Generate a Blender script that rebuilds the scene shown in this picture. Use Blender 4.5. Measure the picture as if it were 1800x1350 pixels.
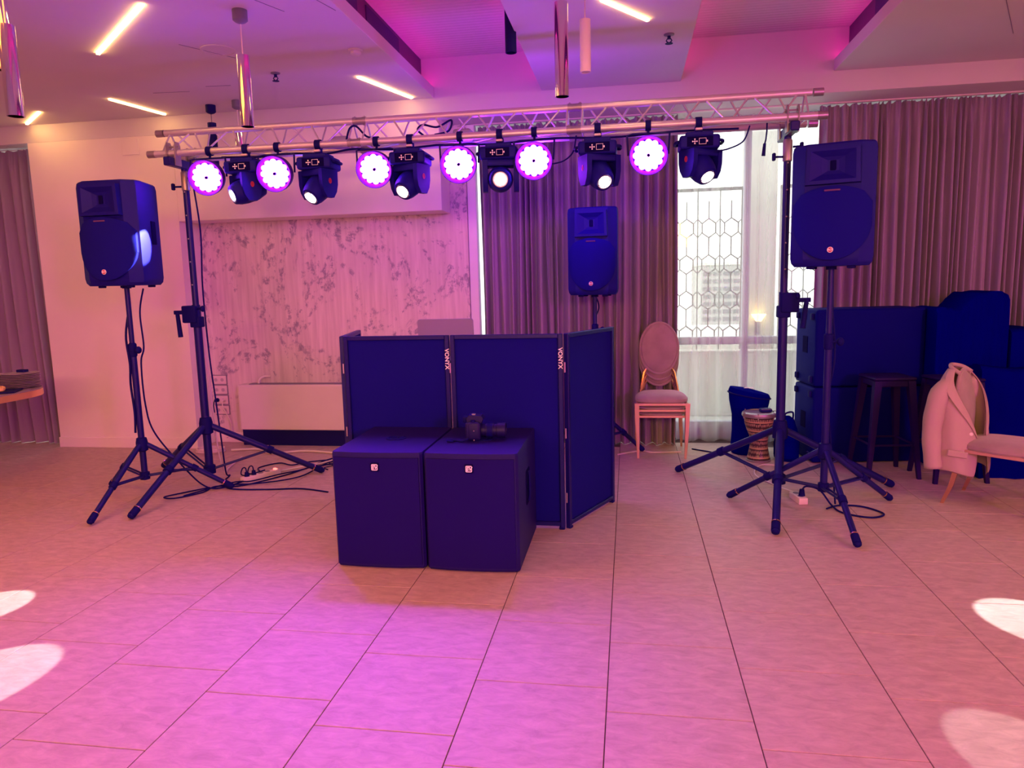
import bpy, bmesh, math, random
from mathutils import Vector, Matrix, Euler
random.seed(7)
PI = math.pi
scene = bpy.context.scene
COL = scene.collection
for o in list(bpy.data.objects): bpy.data.objects.remove(o)

# ---------------------------------------------------------------- camera, world, light, exposure
F = 1270.4
cd = bpy.data.cameras.new('camera'); cam = bpy.data.objects.new('camera', cd); COL.objects.link(cam)
cd.sensor_fit = 'HORIZONTAL'; cd.sensor_width = 36.0; cd.lens = F / 1800 * 36.0; cd.clip_start = 0.02; cd.clip_end = 300
RW = Matrix(((0.98712783, 0.15800523, -0.02475861), (-0.00245807, -0.13979899, -0.99017685), (-0.15991435, 0.97749199, -0.13761108)))
cm = Matrix(((RW[0][0], -RW[1][0], -RW[2][0]), (RW[0][1], -RW[1][1], -RW[2][1]), (RW[0][2], -RW[1][2], -RW[2][2]))).to_4x4()
cm.translation = Vector((0, 0, 1.5)); cam.matrix_world = cm
scene.camera = cam

vs = scene.view_settings
scene.display_settings.display_device = 'sRGB'
vs.view_transform = 'Standard'; vs.look = 'None'; vs.gamma = 1.0; vs.use_curve_mapping = False; vs.exposure = 0.0

w = bpy.data.worlds.new('sky'); scene.world = w; w.use_nodes = True
w.node_tree.nodes['Background'].inputs[0].default_value = (1.0, 1.0, 0.95, 1)
w.node_tree.nodes['Background'].inputs[1].default_value = 2.6

def lamp(name, kind, loc, color, power, size=0.1, target=None, spot=None, blend=0.15, size_y=None, parent=None, spread=None):
    d = bpy.data.lights.new(name, kind); d.color = color; d.energy = power
    if kind == 'AREA':
        d.size = size
        if size_y: d.shape = 'RECTANGLE'; d.size_y = size_y
        if spread: d.spread = spread
    else:
        d.shadow_soft_size = size
    if kind == 'SPOT': d.spot_size = spot; d.spot_blend = blend
    o = bpy.data.objects.new(name, d); COL.objects.link(o)
    o.location = loc
    if target is not None:
        o.rotation_euler = (Vector(target) - Vector(loc)).to_track_quat('-Z', 'Y').to_euler()
    if parent is not None:
        o.parent = parent
    return o

# fill lights added out of view to give the room its warm tone
lamp('hall_fill', 'AREA', (-0.5, -2.6, 2.45), (1.0, 0.54, 0.05), 168, 3.6, target=(-0.5, 4.0, 1.4), size_y=0.5)
lamp('hall_fill', 'AREA', (-3.2, 2.6, 3.02), (1.0, 0.29, 0.02), 55, 1.6, target=(-3.2, 2.7, 0), size_y=1.0)
lamp('hall_fill', 'AREA', (3.45, 2.6, 3.02), (1.0, 0.58, 0.03), 43, 1.6, target=(2.9, 2.9, 0), size_y=1.0)
lamp('hall_wash_fill', 'AREA', (-3.0, -3.4, 2.5), (1.0, 0.02, 0.72), 75, 3.0, target=(0.2, 5.0, 1.5), size_y=1.0)  # added magenta fill lights, unseen behind the camera
lamp('hall_wash_fill', 'AREA', (4.2, -3.4, 2.5), (1.0, 0.03, 0.78), 185, 0.6, target=(1.0, 5.0, 1.5), size_y=1.0)

# ---------------------------------------------------------------- materials
def nt(name):
    m = bpy.data.materials.new(name); m.use_nodes = True
    t = m.node_tree; return m, t, t.nodes['Principled BSDF']

def mat(name, col, rough=0.6, metal=0.0, spec=0.5, bump=0.0, bscale=200, var=0.0, vscale=6, coat=0.0, sheen=0.0, trans=0.0):
    m, t, p = nt(name)
    p.inputs['Roughness'].default_value = rough; p.inputs['Metallic'].default_value = metal
    p.inputs['Specular IOR Level'].default_value = spec; p.inputs['Coat Weight'].default_value = coat
    p.inputs['Sheen Weight'].default_value = sheen
    if trans: p.inputs['Transmission Weight'].default_value = trans
    c4 = (*col, 1)
    g = t.nodes.new('ShaderNodeNewGeometry')
    n = t.nodes.new('ShaderNodeTexNoise'); n.inputs['Scale'].default_value = vscale; n.inputs['Detail'].default_value = 5
    t.links.new(g.outputs['Position'], n.inputs['Vector'])
    r = t.nodes.new('ShaderNodeValToRGB')
    v = max(var, 0.02)
    r.color_ramp.elements[0].position = 0.3; r.color_ramp.elements[1].position = 0.7
    r.color_ramp.elements[0].color = (*[c * (1 - v) for c in col], 1)
    r.color_ramp.elements[1].color = (*[min(1, c * (1 + v)) for c in col], 1)
    t.links.new(n.outputs['Fac'], r.inputs['Fac']); t.links.new(r.outputs['Color'], p.inputs['Base Color'])
    if bump:
        n2 = t.nodes.new('ShaderNodeTexNoise'); n2.inputs['Scale'].default_value = bscale; n2.inputs['Detail'].default_value = 3
        t.links.new(g.outputs['Position'], n2.inputs['Vector'])
        b = t.nodes.new('ShaderNodeBump'); b.inputs['Strength'].default_value = bump; b.inputs['Distance'].default_value = 0.004
        t.links.new(n2.outputs['Fac'], b.inputs['Height']); t.links.new(b.outputs['Normal'], p.inputs['Normal'])
    return m

def emis(name, col, strength):
    m, t, p = nt(name)
    p.inputs['Base Color'].default_value = (*col, 1)
    p.inputs['Emission Color'].default_value = (*col, 1); p.inputs['Emission Strength'].default_value = strength
    return m

def tile_material():
    m, t, p = nt('vinyl_tile')
    g = t.nodes.new('ShaderNodeNewGeometry'); oi = t.nodes.new('ShaderNodeObjectInfo')
    mul = t.nodes.new('ShaderNodeVectorMath'); mul.operation = 'SCALE'; mul.inputs[3].default_value = 1.0
    add = t.nodes.new('ShaderNodeVectorMath'); add.operation = 'ADD'
    cmb = t.nodes.new('ShaderNodeCombineXYZ')
    m10 = t.nodes.new('ShaderNodeMath'); m10.operation = 'MULTIPLY'; m10.inputs[1].default_value = 37.0
    t.links.new(oi.outputs['Random'], m10.inputs[0])
    t.links.new(m10.outputs[0], cmb.inputs[0]); t.links.new(m10.outputs[0], cmb.inputs[1])
    t.links.new(g.outputs['Position'], add.inputs[0]); t.links.new(cmb.outputs[0], add.inputs[1])
    mp = t.nodes.new('ShaderNodeMapping'); mp.inputs['Scale'].default_value = (9.0, 20.0, 1.0); mp.inputs['Rotation'].default_value = (0, 0, 0.35)
    t.links.new(add.outputs[0], mp.inputs['Vector'])
    n = t.nodes.new('ShaderNodeTexNoise'); n.inputs['Scale'].default_value = 1.3; n.inputs['Detail'].default_value = 9; n.inputs['Roughness'].default_value = 0.66
    n.inputs['Distortion'].default_value = 0.6
    t.links.new(mp.outputs[0], n.inputs['Vector'])
    r = t.nodes.new('ShaderNodeValToRGB')
    e = r.color_ramp.elements
    e[0].position = 0.25; e[0].color = (0.41, 0.31, 0.28, 1)
    e[1].position = 0.75; e[1].color = (0.66, 0.515, 0.46, 1)
    t.links.new(n.outputs['Fac'], r.inputs['Fac']); t.links.new(r.outputs['Color'], p.inputs['Base Color'])
    p.inputs['Roughness'].default_value = 0.5; p.inputs['Specular IOR Level'].default_value = 0.35
    b = t.nodes.new('ShaderNodeBump'); b.inputs['Strength'].default_value = 0.12; b.inputs['Distance'].default_value = 0.004
    t.links.new(n.outputs['Fac'], b.inputs['Height']); t.links.new(b.outputs['Normal'], p.inputs['Normal'])
    return m

def plaster_material():
    m, t, p = nt('decorative_plaster')
    g = t.nodes.new('ShaderNodeNewGeometry')
    mp = t.nodes.new('ShaderNodeMapping'); mp.inputs['Scale'].default_value = (1.0, 1.0, 0.8)
    t.links.new(g.outputs['Position'], mp.inputs['Vector'])
    # ragged dark flakes strung along winding veins
    v1 = t.nodes.new('ShaderNodeTexNoise'); v1.inputs['Scale'].default_value = 1.55; v1.inputs['Detail'].default_value = 8
    v1.inputs['Roughness'].default_value = 0.62; v1.inputs['Distortion'].default_value = 0.9
    t.links.new(mp.outputs[0], v1.inputs['Vector'])
    s1 = t.nodes.new('ShaderNodeMath'); s1.operation = 'SUBTRACT'; s1.inputs[1].default_value = 0.5
    a1 = t.nodes.new('ShaderNodeMath'); a1.operation = 'ABSOLUTE'
    t.links.new(v1.outputs['Fac'], s1.inputs[0]); t.links.new(s1.outputs[0], a1.inputs[0])
    r1 = t.nodes.new('ShaderNodeValToRGB'); e = r1.color_ramp.elements
    e[0].position = 0.0; e[0].color = (1, 1, 1, 1); e[1].position = 0.042; e[1].color = (0, 0, 0, 1)
    t.links.new(a1.outputs[0], r1.inputs['Fac'])
    v2 = t.nodes.new('ShaderNodeTexNoise'); v2.inputs['Scale'].default_value = 15; v2.inputs['Detail'].default_value = 6; v2.inputs['Roughness'].default_value = 0.7
    t.links.new(mp.outputs[0], v2.inputs['Vector'])
    r2 = t.nodes.new('ShaderNodeValToRGB'); e = r2.color_ramp.elements
    e[0].position = 0.49; e[0].color = (0, 0, 0, 1); e[1].position = 0.57; e[1].color = (1, 1, 1, 1)
    t.links.new(v2.outputs['Fac'], r2.inputs['Fac'])
    mm = t.nodes.new('ShaderNodeMath'); mm.operation = 'MULTIPLY'
    t.links.new(r1.outputs['Color'], mm.inputs[0]); t.links.new(r2.outputs['Color'], mm.inputs[1])
    # vertical trowel streaks
    mp3 = t.nodes.new('ShaderNodeMapping'); mp3.inputs['Scale'].default_value = (34, 34, 2.2)
    t.links.new(g.outputs['Position'], mp3.inputs['Vector'])
    v3 = t.nodes.new('ShaderNodeTexNoise'); v3.inputs['Scale'].default_value = 1; v3.inputs['Detail'].default_value = 5
    t.links.new(mp3.outputs[0], v3.inputs['Vector'])
    r3 = t.nodes.new('ShaderNodeValToRGB'); e = r3.color_ramp.elements
    e[0].position = 0.3; e[0].color = (0.64, 0.56, 0.55, 1); e[1].position = 0.68; e[1].color = (0.80, 0.71, 0.69, 1)
    t.links.new(v3.outputs['Fac'], r3.inputs['Fac'])
    mx = t.nodes.new('ShaderNodeMix'); mx.data_type = 'RGBA'; mx.inputs[7].default_value = (0.25, 0.22, 0.32, 1)
    sc = t.nodes.new('ShaderNodeMath'); sc.operation = 'MULTIPLY'; sc.inputs[1].default_value = 0.9
    t.links.new(mm.outputs[0], sc.inputs[0]); t.links.new(sc.outputs[0], mx.inputs[0]); t.links.new(r3.outputs['Color'], mx.inputs[6])
    t.links.new(mx.outputs[2], p.inputs['Base Color'])
    p.inputs['Roughness'].default_value = 0.45; p.inputs['Specular IOR Level'].default_value = 0.4
    b = t.nodes.new('ShaderNodeBump'); b.inputs['Strength'].default_value = 0.25; b.inputs['Distance'].default_value = 0.01
    t.links.new(v2.outputs['Fac'], b.inputs['Height']); t.links.new(b.outputs['Normal'], p.inputs['Normal'])
    return m

def ribbed_material():
    m, t, p = nt('ribbed_ceiling')
    g = t.nodes.new('ShaderNodeNewGeometry')
    wv = t.nodes.new('ShaderNodeTexWave'); wv.bands_direction = 'Y'; wv.inputs['Scale'].default_value = 6.0
    t.links.new(g.outputs['Position'], wv.inputs['Vector'])
    b = t.nodes.new('ShaderNodeBump'); b.inputs['Strength'].default_value = 0.35; b.inputs['Distance'].default_value = 0.01
    t.links.new(wv.outputs['Fac'], b.inputs['Height']); t.links.new(b.outputs['Normal'], p.inputs['Normal'])
    p.inputs['Base Color'].default_value = (0.58, 0.52, 0.58, 1); p.inputs['Roughness'].default_value = 0.7
    return m

def sheer_material():
    m, t, p = nt('sheer_voile')
    out = t.nodes['Material Output']
    tr = t.nodes.new('ShaderNodeBsdfTransparent'); tl = t.nodes.new('ShaderNodeBsdfTranslucent'); df = t.nodes.new('ShaderNodeBsdfDiffuse')
    tl.inputs[0].default_value = (0.97, 0.98, 0.96, 1); df.inputs[0].default_value = (0.80, 0.82, 0.82, 1)
    mx = t.nodes.new('ShaderNodeMixShader'); mx.inputs[0].default_value = 0.72
    t.links.new(df.outputs[0], mx.inputs[1]); t.links.new(tl.outputs[0], mx.inputs[2])
    # fine weave: denser where the cloth turns edge-on
    lw = t.nodes.new('ShaderNodeLayerWeight'); lw.inputs[0].default_value = 0.35
    mr = t.nodes.new('ShaderNodeMapRange'); mr.inputs[3].default_value = 0.26; mr.inputs[4].default_value = 0.85
    t.links.new(lw.outputs['Facing'], mr.inputs[0])
    m2 = t.nodes.new('ShaderNodeMixShader')
    t.links.new(mr.outputs[0], m2.inputs[0]); t.links.new(tr.outputs[0], m2.inputs[1]); t.links.new(mx.outputs[0], m2.inputs[2])
    t.links.new(m2.outputs[0], out.inputs[0])
    return m

def glass_material():
    m, t, p = nt('window_glass')
    out = t.nodes['Material Output']
    tr = t.nodes.new('ShaderNodeBsdfTransparent'); gl = t.nodes.new('ShaderNodeBsdfGlossy'); gl.inputs['Roughness'].default_value = 0.03
    tr.inputs[0].default_value = (0.95, 0.98, 0.96, 1)
    mx = t.nodes.new('ShaderNodeMixShader'); mx.inputs[0].default_value = 0.06
    t.links.new(tr.outputs[0], mx.inputs[1]); t.links.new(gl.outputs[0], mx.inputs[2]); t.links.new(mx.outputs[0], out.inputs[0])
    return m

def drum_material():
    m, t, p = nt('inlaid_drum_shell')
    tc = t.nodes.new('ShaderNodeTexCoord')
    sx = t.nodes.new('ShaderNodeSeparateXYZ'); t.links.new(tc.outputs['Object'], sx.inputs[0])
    at = t.nodes.new('ShaderNodeMath'); at.operation = 'ARCTAN2'
    t.links.new(sx.outputs[1], at.inputs[0]); t.links.new(sx.outputs[0], at.inputs[1])
    ca = t.nodes.new('ShaderNodeMath'); ca.operation = 'MULTIPLY'; ca.inputs[1].default_value = 0.32
    t.links.new(at.outputs[0], ca.inputs[0])
    cmb = t.nodes.new('ShaderNodeCombineXYZ'); t.links.new(ca.outputs[0], cmb.inputs[0]); t.links.new(sx.outputs[2], cmb.inputs[1])
    ck = t.nodes.new('ShaderNodeTexVoronoi'); ck.inputs['Scale'].default_value = 26; ck.distance = 'CHEBYCHEV'; ck.inputs['Randomness'].default_value = 0.25
    t.links.new(cmb.outputs[0], ck.inputs['Vector'])
    r = t.nodes.new('ShaderNodeValToRGB'); e = r.color_ramp.elements
    e[0].position = 0.24; e[0].color = (0.42, 0.30, 0.19, 1); e[1].position = 0.30; e[1].color = (0.05, 0.025, 0.03, 1)
    t.links.new(ck.outputs['Distance'], r.inputs['Fac'])
    wv = t.nodes.new('ShaderNodeTexWave'); wv.bands_direction = 'Y'; wv.inputs['Scale'].default_value = 4.2
    t.links.new(cmb.outputs[0], wv.inputs['Vector'])
    r2 = t.nodes.new('ShaderNodeValToRGB'); e = r2.color_ramp.elements
    e[0].position = 0.93; e[0].color = (0, 0, 0, 1); e[1].position = 0.97; e[1].color = (1, 1, 1, 1)
    t.links.new(wv.outputs['Fac'], r2.inputs['Fac'])
    mx = t.nodes.new('ShaderNodeMix'); mx.data_type = 'RGBA'; mx.inputs[7].default_value = (0.50, 0.33, 0.18, 1)
    t.links.new(r2.outputs['Color'], mx.inputs[0]); t.links.new(r.outputs['Color'], mx.inputs[6])
    t.links.new(mx.outputs[2], p.inputs['Base Color']); p.inputs['Roughness'].default_value = 0.35
    return m

M = dict(
    tile=tile_material(), plaster=plaster_material(), ribbed=ribbed_material(), sheer=sheer_material(), glass=glass_material(), drum=drum_material(),
    joint=mat('tile_joint', (0.09, 0.055, 0.055), 0.9),
    wall=mat('painted_wall', (0.88, 0.82, 0.77), 0.75, spec=0.2, bump=0.08, bscale=60, var=0.03, vscale=2),
    ceil=mat('painted_ceiling', (0.70, 0.66, 0.68), 0.8, spec=0.15, var=0.03, vscale=1.5),
    white=mat('white_lacquer', (0.80, 0.74, 0.70), 0.5),
    frame=mat('window_frame_paint', (0.34, 0.38, 0.52), 0.45),
    curtain=mat('taupe_curtain', (0.33, 0.26, 0.38), 0.85, spec=0.15, bump=0.3, bscale=500, sheen=0.15),
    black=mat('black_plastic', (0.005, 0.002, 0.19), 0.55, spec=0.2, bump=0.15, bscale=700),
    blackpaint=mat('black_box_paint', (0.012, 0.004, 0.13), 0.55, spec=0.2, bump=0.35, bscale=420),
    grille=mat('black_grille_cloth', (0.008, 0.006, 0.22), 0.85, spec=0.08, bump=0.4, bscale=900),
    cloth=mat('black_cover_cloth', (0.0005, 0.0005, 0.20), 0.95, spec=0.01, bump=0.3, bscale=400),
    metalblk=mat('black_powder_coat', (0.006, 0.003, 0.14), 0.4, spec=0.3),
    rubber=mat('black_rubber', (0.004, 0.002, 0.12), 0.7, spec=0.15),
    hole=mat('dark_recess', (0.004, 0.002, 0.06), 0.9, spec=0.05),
    alu=mat('brushed_aluminium', (0.70, 0.66, 0.74), 0.38, metal=0.6, bump=0.1, bscale=300),
    steel=mat('grey_steel', (0.42, 0.38, 0.42), 0.4, metal=0.8),
    chrome=mat('polished_chrome', (0.80, 0.77, 0.82), 0.07, metal=1.0),
    gold=mat('rose_gold_frame', (0.86, 0.50, 0.32), 0.22, metal=1.0),
    copper=mat('satin_copper_frame', (0.74, 0.46, 0.36), 0.4, metal=0.55),
    velvet=mat('dusty_velvet', (0.36, 0.27, 0.27), 0.75, spec=0.15, bump=0.25, bscale=350, var=0.12, vscale=9, sheen=0.5),
    jacket=mat('beige_wool', (0.50, 0.38, 0.36), 0.85, spec=0.1, bump=0.3, bscale=600),
    lining=mat('tan_lining', (0.42, 0.33, 0.27), 0.5, spec=0.3),
    stool=mat('dark_stool_paint', (0.014, 0.003, 0.09), 0.5, spec=0.15),
    slot=mat('dark_violet_panel', (0.045, 0.025, 0.13), 0.6, spec=0.2),
    slotframe=mat('violet_slot_board', (0.13, 0.05, 0.17), 0.6, spec=0.2),
    grey=mat('grey_plastic', (0.20, 0.19, 0.27), 0.5),
    lid=mat('grey_laptop_lid', (0.30, 0.26, 0.44), 0.4),
    whitepl=mat('white_plastic', (0.80, 0.72, 0.68), 0.4),
    print_=mat('white_print', (0.95, 0.95, 0.95), 0.5),
    redprint=mat('red_print', (0.45, 0.02, 0.08), 0.5),
    china=mat('grey_china', (0.50, 0.46, 0.50), 0.25),
    tabletop=mat('table_laminate', (0.30, 0.26, 0.32), 0.3),
    bread=mat('golden_pastry', (0.85, 0.55, 0.24), 0.6, var=0.2, vscale=40),
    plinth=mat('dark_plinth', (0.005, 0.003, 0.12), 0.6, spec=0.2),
    skin=mat('drum_skin', (0.30, 0.27, 0.34), 0.3),
    terrace=mat('pale_terrace_paving', (0.62, 0.62, 0.60), 0.7, var=0.08),
    concrete=mat('pale_concrete', (0.70, 0.70, 0.66), 0.8, var=0.05),
    facade=mat('far_facade', (0.42, 0.42, 0.42), 0.8),
    facadewin=mat('far_window', (0.16, 0.17, 0.19), 0.3),
    wire=mat('screen_wire', (0.10, 0.10, 0.10), 0.6),
    column=mat('beige_column', (0.72, 0.70, 0.66), 0.8),
    led=emis('warm_led_line', (1.0, 0.56, 0.17), 28.0),
    cove=emis('magenta_led_strip', (1.0, 0.015, 0.36), 11.0),
    par=emis('purple_led_lens', (0.32, 0.04, 1.0), 38.0),
    beam=emis('white_beam_lens', (0.92, 0.97, 1.0), 30.0),
    beamdim=emis('white_beam_lens_dim', (0.80, 0.92, 1.0), 6.0),
    redlamp=emis('red_switch_lamp', (1.0, 0.10, 0.08), 5.0),
    sconce=emis('sconce_glow', (1.0, 0.78, 0.30), 4.0),
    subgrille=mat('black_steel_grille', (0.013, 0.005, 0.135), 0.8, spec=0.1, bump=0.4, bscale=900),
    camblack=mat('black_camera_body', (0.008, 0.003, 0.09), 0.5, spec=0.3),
    jamb=mat('pale_jamb_paint', (0.80, 0.82, 0.88), 0.4),
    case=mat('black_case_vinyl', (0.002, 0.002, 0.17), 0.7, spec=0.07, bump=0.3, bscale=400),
    bezel=mat('satin_bezel', (0.12, 0.006, 0.50), 0.6, spec=0.1),
    hook=mat('pale_clamp', (0.70, 0.60, 0.62), 0.4, metal=0.3),
)

# ---------------------------------------------------------------- mesh helpers
class MB:
    def __init__(s): s.bm = bmesh.new()
    def _tf(s, verts, m):
        if m is not None: bmesh.ops.transform(s.bm, matrix=m, verts=verts)
    def box(s, c, size, bevel=0, seg=2, m=None):
        r = bmesh.ops.create_cube(s.bm, size=1.0); vv = r['verts']
        bmesh.ops.scale(s.bm, vec=size, verts=vv); bmesh.ops.translate(s.bm, vec=c, verts=vv)
        if bevel:
            ed = list({e for v in vv for e in v.link_edges})
            rb = bmesh.ops.bevel(s.bm, geom=ed, offset=bevel, segments=seg, affect='EDGES', profile=0.5)
            vv = list({v for f in rb['faces'] for v in f.verts} | {v for v in vv if v.is_valid})
            # collect the whole island
            seen = set(vv); st = list(vv)
            while st:
                v = st.pop()
                for e in v.link_edges:
                    q = e.other_vert(v)
                    if q not in seen: seen.add(q); st.append(q)
            vv = list(seen)
        s._tf(vv, m); return s
    def cyl(s, p0, p1, r0, r1=None, seg=16, caps=True):
        p0, p1 = Vector(p0), Vector(p1); r1 = r0 if r1 is None else r1
        d = p1 - p0
        r = bmesh.ops.create_cone(s.bm, cap_ends=caps, segments=seg, radius1=max(r0, 1e-5), radius2=max(r1, 1e-5), depth=d.length)
        q = d.to_track_quat('Z', 'Y').to_matrix().to_4x4(); q.translation = (p0 + p1) / 2
        bmesh.ops.transform(s.bm, matrix=q, verts=r['verts']); return s
    def ball(s, c, r, seg=12, scale=(1, 1, 1), m=None):
        q = bmesh.ops.create_uvsphere(s.bm, u_segments=seg, v_segments=max(6, seg * 2 // 3), radius=r)
        bmesh.ops.scale(s.bm, vec=scale, verts=q['verts']); bmesh.ops.translate(s.bm, vec=c, verts=q['verts']); s._tf(q['verts'], m); return s
    def tube(s, pts, r, seg=8, caps=True):
        pts = [Vector(p) for p in pts]; rings = []
        up = Vector((0, 0, 1)); prev = None
        for i, p in enumerate(pts):
            t = (pts[min(i + 1, len(pts) - 1)] - pts[max(i - 1, 0)]).normalized()
            if prev is None:
                a = t.orthogonal().normalized()
            else:
                a = (prev - t * prev.dot(t)); a = a.normalized() if a.length > 1e-6 else t.orthogonal().normalized()
            prev = a; b = t.cross(a)
            rr = r[i] if isinstance(r, (list, tuple)) else r
            rings.append([s.bm.verts.new(p + rr * (math.cos(2 * PI * k / seg) * a + math.sin(2 * PI * k / seg) * b)) for k in range(seg)])
        for A, B in zip(rings, rings[1:]):
            for k in range(seg): s.bm.faces.new((A[k], A[(k + 1) % seg], B[(k + 1) % seg], B[k]))
        if caps: s.bm.faces.new(rings[0][::-1]); s.bm.faces.new(rings[-1])
        return s
    def lathe(s, prof, seg=24, m=None, sx=1, sy=1):
        rings = []; new = []
        for (r, z) in prof:
            ring = [s.bm.verts.new((max(r, 1e-5) * math.cos(2 * PI * k / seg) * sx, max(r, 1e-5) * math.sin(2 * PI * k / seg) * sy, z)) for k in range(seg)]
            rings.append(ring); new += ring
        for A, B in zip(rings, rings[1:]):
            for k in range(seg): s.bm.faces.new((A[k], A[(k + 1) % seg], B[(k + 1) % seg], B[k]))
        s.bm.faces.new(rings[0][::-1]); s.bm.faces.new(rings[-1])
        s._tf(new, m); return s
    def prism(s, poly, d0, d1, m=None, inset=0):
        """poly in local XY, extruded along local Z from d0 to d1; m places it"""
        n = len(poly)
        cx = sum(p[0] for p in poly) / n; cy = sum(p[1] for p in poly) / n
        A = [s.bm.verts.new((x, y, d0)) for x, y in poly]
        k = 1 - inset
        B = [s.bm.verts.new((cx + (x - cx) * k, cy + (y - cy) * k, d1)) for x, y in poly]
        s.bm.faces.new(A[::-1]); s.bm.faces.new(B)
        for i in range(n): s.bm.faces.new((A[i], A[(i + 1) % n], B[(i + 1) % n], B[i]))
        s._tf(A + B, m); return s
    def grid(s, P):
        V = [[s.bm.verts.new(p) for p in row] for row in P]
        for i in range(len(V) - 1):
            for j in range(len(V[0]) - 1):
                s.bm.faces.new((V[i][j], V[i + 1][j], V[i + 1][j + 1], V[i][j + 1]))
        return s

def T(x=0, y=0, z=0, rx=0, ry=0, rz=0):
    return Matrix.Translation((x, y, z)) @ Euler((rx, ry, rz)).to_matrix().to_4x4()
FRONT = Euler((PI / 2, 0, 0)).to_matrix().to_4x4()      # local XY outline -> world XZ, local +Z -> -Y (towards the camera)

def tag(o, label=None, cat=None, group=None, kind=None):
    if label: o['label'] = label
    if cat: o['category'] = cat
    if group: o['group'] = group
    if kind: o['kind'] = kind
    return o

def ob(name, mb, m, parent=None, smooth=True, angle=0.6, **kw):
    me = bpy.data.meshes.new(name)
    bmesh.ops.recalc_face_normals(mb.bm, faces=mb.bm.faces[:])
    mb.bm.to_mesh(me); mb.bm.free()
    if smooth:
        me.polygons.foreach_set('use_smooth', [True] * len(me.polygons)); me.set_sharp_from_angle(angle=angle)
    me.materials.append(m if not isinstance(m, str) else M[m])
    o = bpy.data.objects.new(name, me); COL.objects.link(o)
    if parent is not None: o.parent = parent
    return tag(o, **kw)

def empty(name, label, cat, loc=(0, 0, 0), rz=0, group=None, rot=None):
    o = bpy.data.objects.new(name, None); COL.objects.link(o); o.empty_display_size = 0.1
    o.location = loc; o.rotation_euler = rot if rot is not None else (0, 0, rz)
    return tag(o, label, cat, group)

def struct(name, mb, m, parent=None, **kw):
    return ob(name, mb, m, parent, kind='structure' if parent is None else None, **kw)

def text(body, m, size, parent, mtx, name='lettering', bold=0.0, shear=0.0, label=None):
    c = bpy.data.curves.new(name, 'FONT'); c.body = body; c.size = size; c.align_x = 'CENTER'; c.align_y = 'CENTER'
    c.extrude = 0.0008; c.offset = bold; c.shear = shear; c.resolution_u = 3
    c.materials.append(M[m]); o = bpy.data.objects.new(name, c); COL.objects.link(o)
    if parent is not None: o.parent = parent
    bpy.context.view_layer.update()
    me = bpy.data.meshes.new_from_object(o.evaluated_get(bpy.context.evaluated_depsgraph_get()))
    bpy.data.objects.remove(o); bpy.data.curves.remove(c)
    o = bpy.data.objects.new(name, me); COL.objects.link(o)
    if parent is not None: o.parent = parent
    o.matrix_local = mtx
    if label: o['label'] = label
    return o

def dup(root, loc=None, rot=None, label=None):
    r = root.copy(); COL.objects.link(r)
    if loc is not None: r.location = loc
    if rot is not None: r.rotation_euler = rot
    if label: r['label'] = label
    for ch in list(root.children):
        if ch.type == 'LIGHT': continue
        c = ch.copy(); COL.objects.link(c); c.parent = r
        for g in ch.children:
            d = g.copy(); COL.objects.link(d); d.parent = c
    return r

def smooth_path(pts, n=8):
    pts = [Vector(p) for p in pts]; out = []
    P = [pts[0]] + pts + [pts[-1]]
    for i in range(1, len(P) - 2):
        a, b, c, d = P[i - 1], P[i], P[i + 1], P[i + 2]
        for k in range(n):
            t = k / n
            out.append(0.5 * ((2 * b) + (c - a) * t + (2 * a - 5 * b + 4 * c - d) * t * t + (3 * b - a - 3 * c + d) * t ** 3))
    out.append(pts[-1]); return out

def arc(cx, cy, r, a0, a1, n): return [(cx + r * math.cos(a0 + (a1 - a0) * i / n), cy + r * math.sin(a0 + (a1 - a0) * i / n)) for i in range(n + 1)]
def rrect(w, h, r, n=4, cx=0, cy=0):
    out = []
    for sx, sy, a in ((1, 1, 0), (-1, 1, PI / 2), (-1, -1, PI), (1, -1, 1.5 * PI)):
        out += arc(cx + sx * (w / 2 - r), cy + sy * (h / 2 - r), r, a, a + PI / 2, n)
    return out

# ---------------------------------------------------------------- room: floor of separate vinyl tiles
XL, XR, YF, YB, YW = -8.5, 4.6, -4.2, 6.25, 7.0
ZP, ZC, ZS = 3.08, 3.40, 2.92            # dropped panels, raised ceiling, soffit under the header
floor = struct('floor', MB().box(((XL + XR) / 2, (YF + YW) / 2, -0.054), (XR - XL, YW - YF, 0.1)), 'joint')
def project(x, y, z):
    v = RW @ Vector((x, y, z - 1.5))
    return (900 + F * v[0] / v[2], 675 + F * v[1] / v[2]) if v[2] > 0.1 else (-9999, -9999)
tile_me = None; rest = MB()
for k in range(-17, 10):
    for i in range(24):
        x = -0.0822 + 0.5008 * k; y = -4.15 + ((1.8795 - 0.1492 * k + 4.15) % 0.4995) + 0.4995 * i
        cx, cy = x + 0.2504, y + 0.25
        if cy > 6.75 or cx < XL + 0.25 or cx > XR - 0.25: continue
        pts = [project(x + a, y + b, 0) for a in (0, 0.25, 0.5) for b in (0, 0.25, 0.5)]
        if not any(-20 < u < 1820 and 300 < v < 1370 for u, v in pts):
            rest.box((cx, cy, -0.0055), (0.4970, 0.4957, 0.010)); continue
        if tile_me is None:
            t = ob('tile', MB().box((0, 0, -0.005), (0.4970, 0.4957, 0.010), 0.0012, 1), 'tile', floor); tile_me = t.data
        else:
            t = bpy.data.objects.new('tile', tile_me); COL.objects.link(t); t.parent = floor
        t.location = (cx, cy, random.uniform(-0.0004, 0.0))
ob('outer_tiles', rest, 'tile', floor, kind='stuff')

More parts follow.
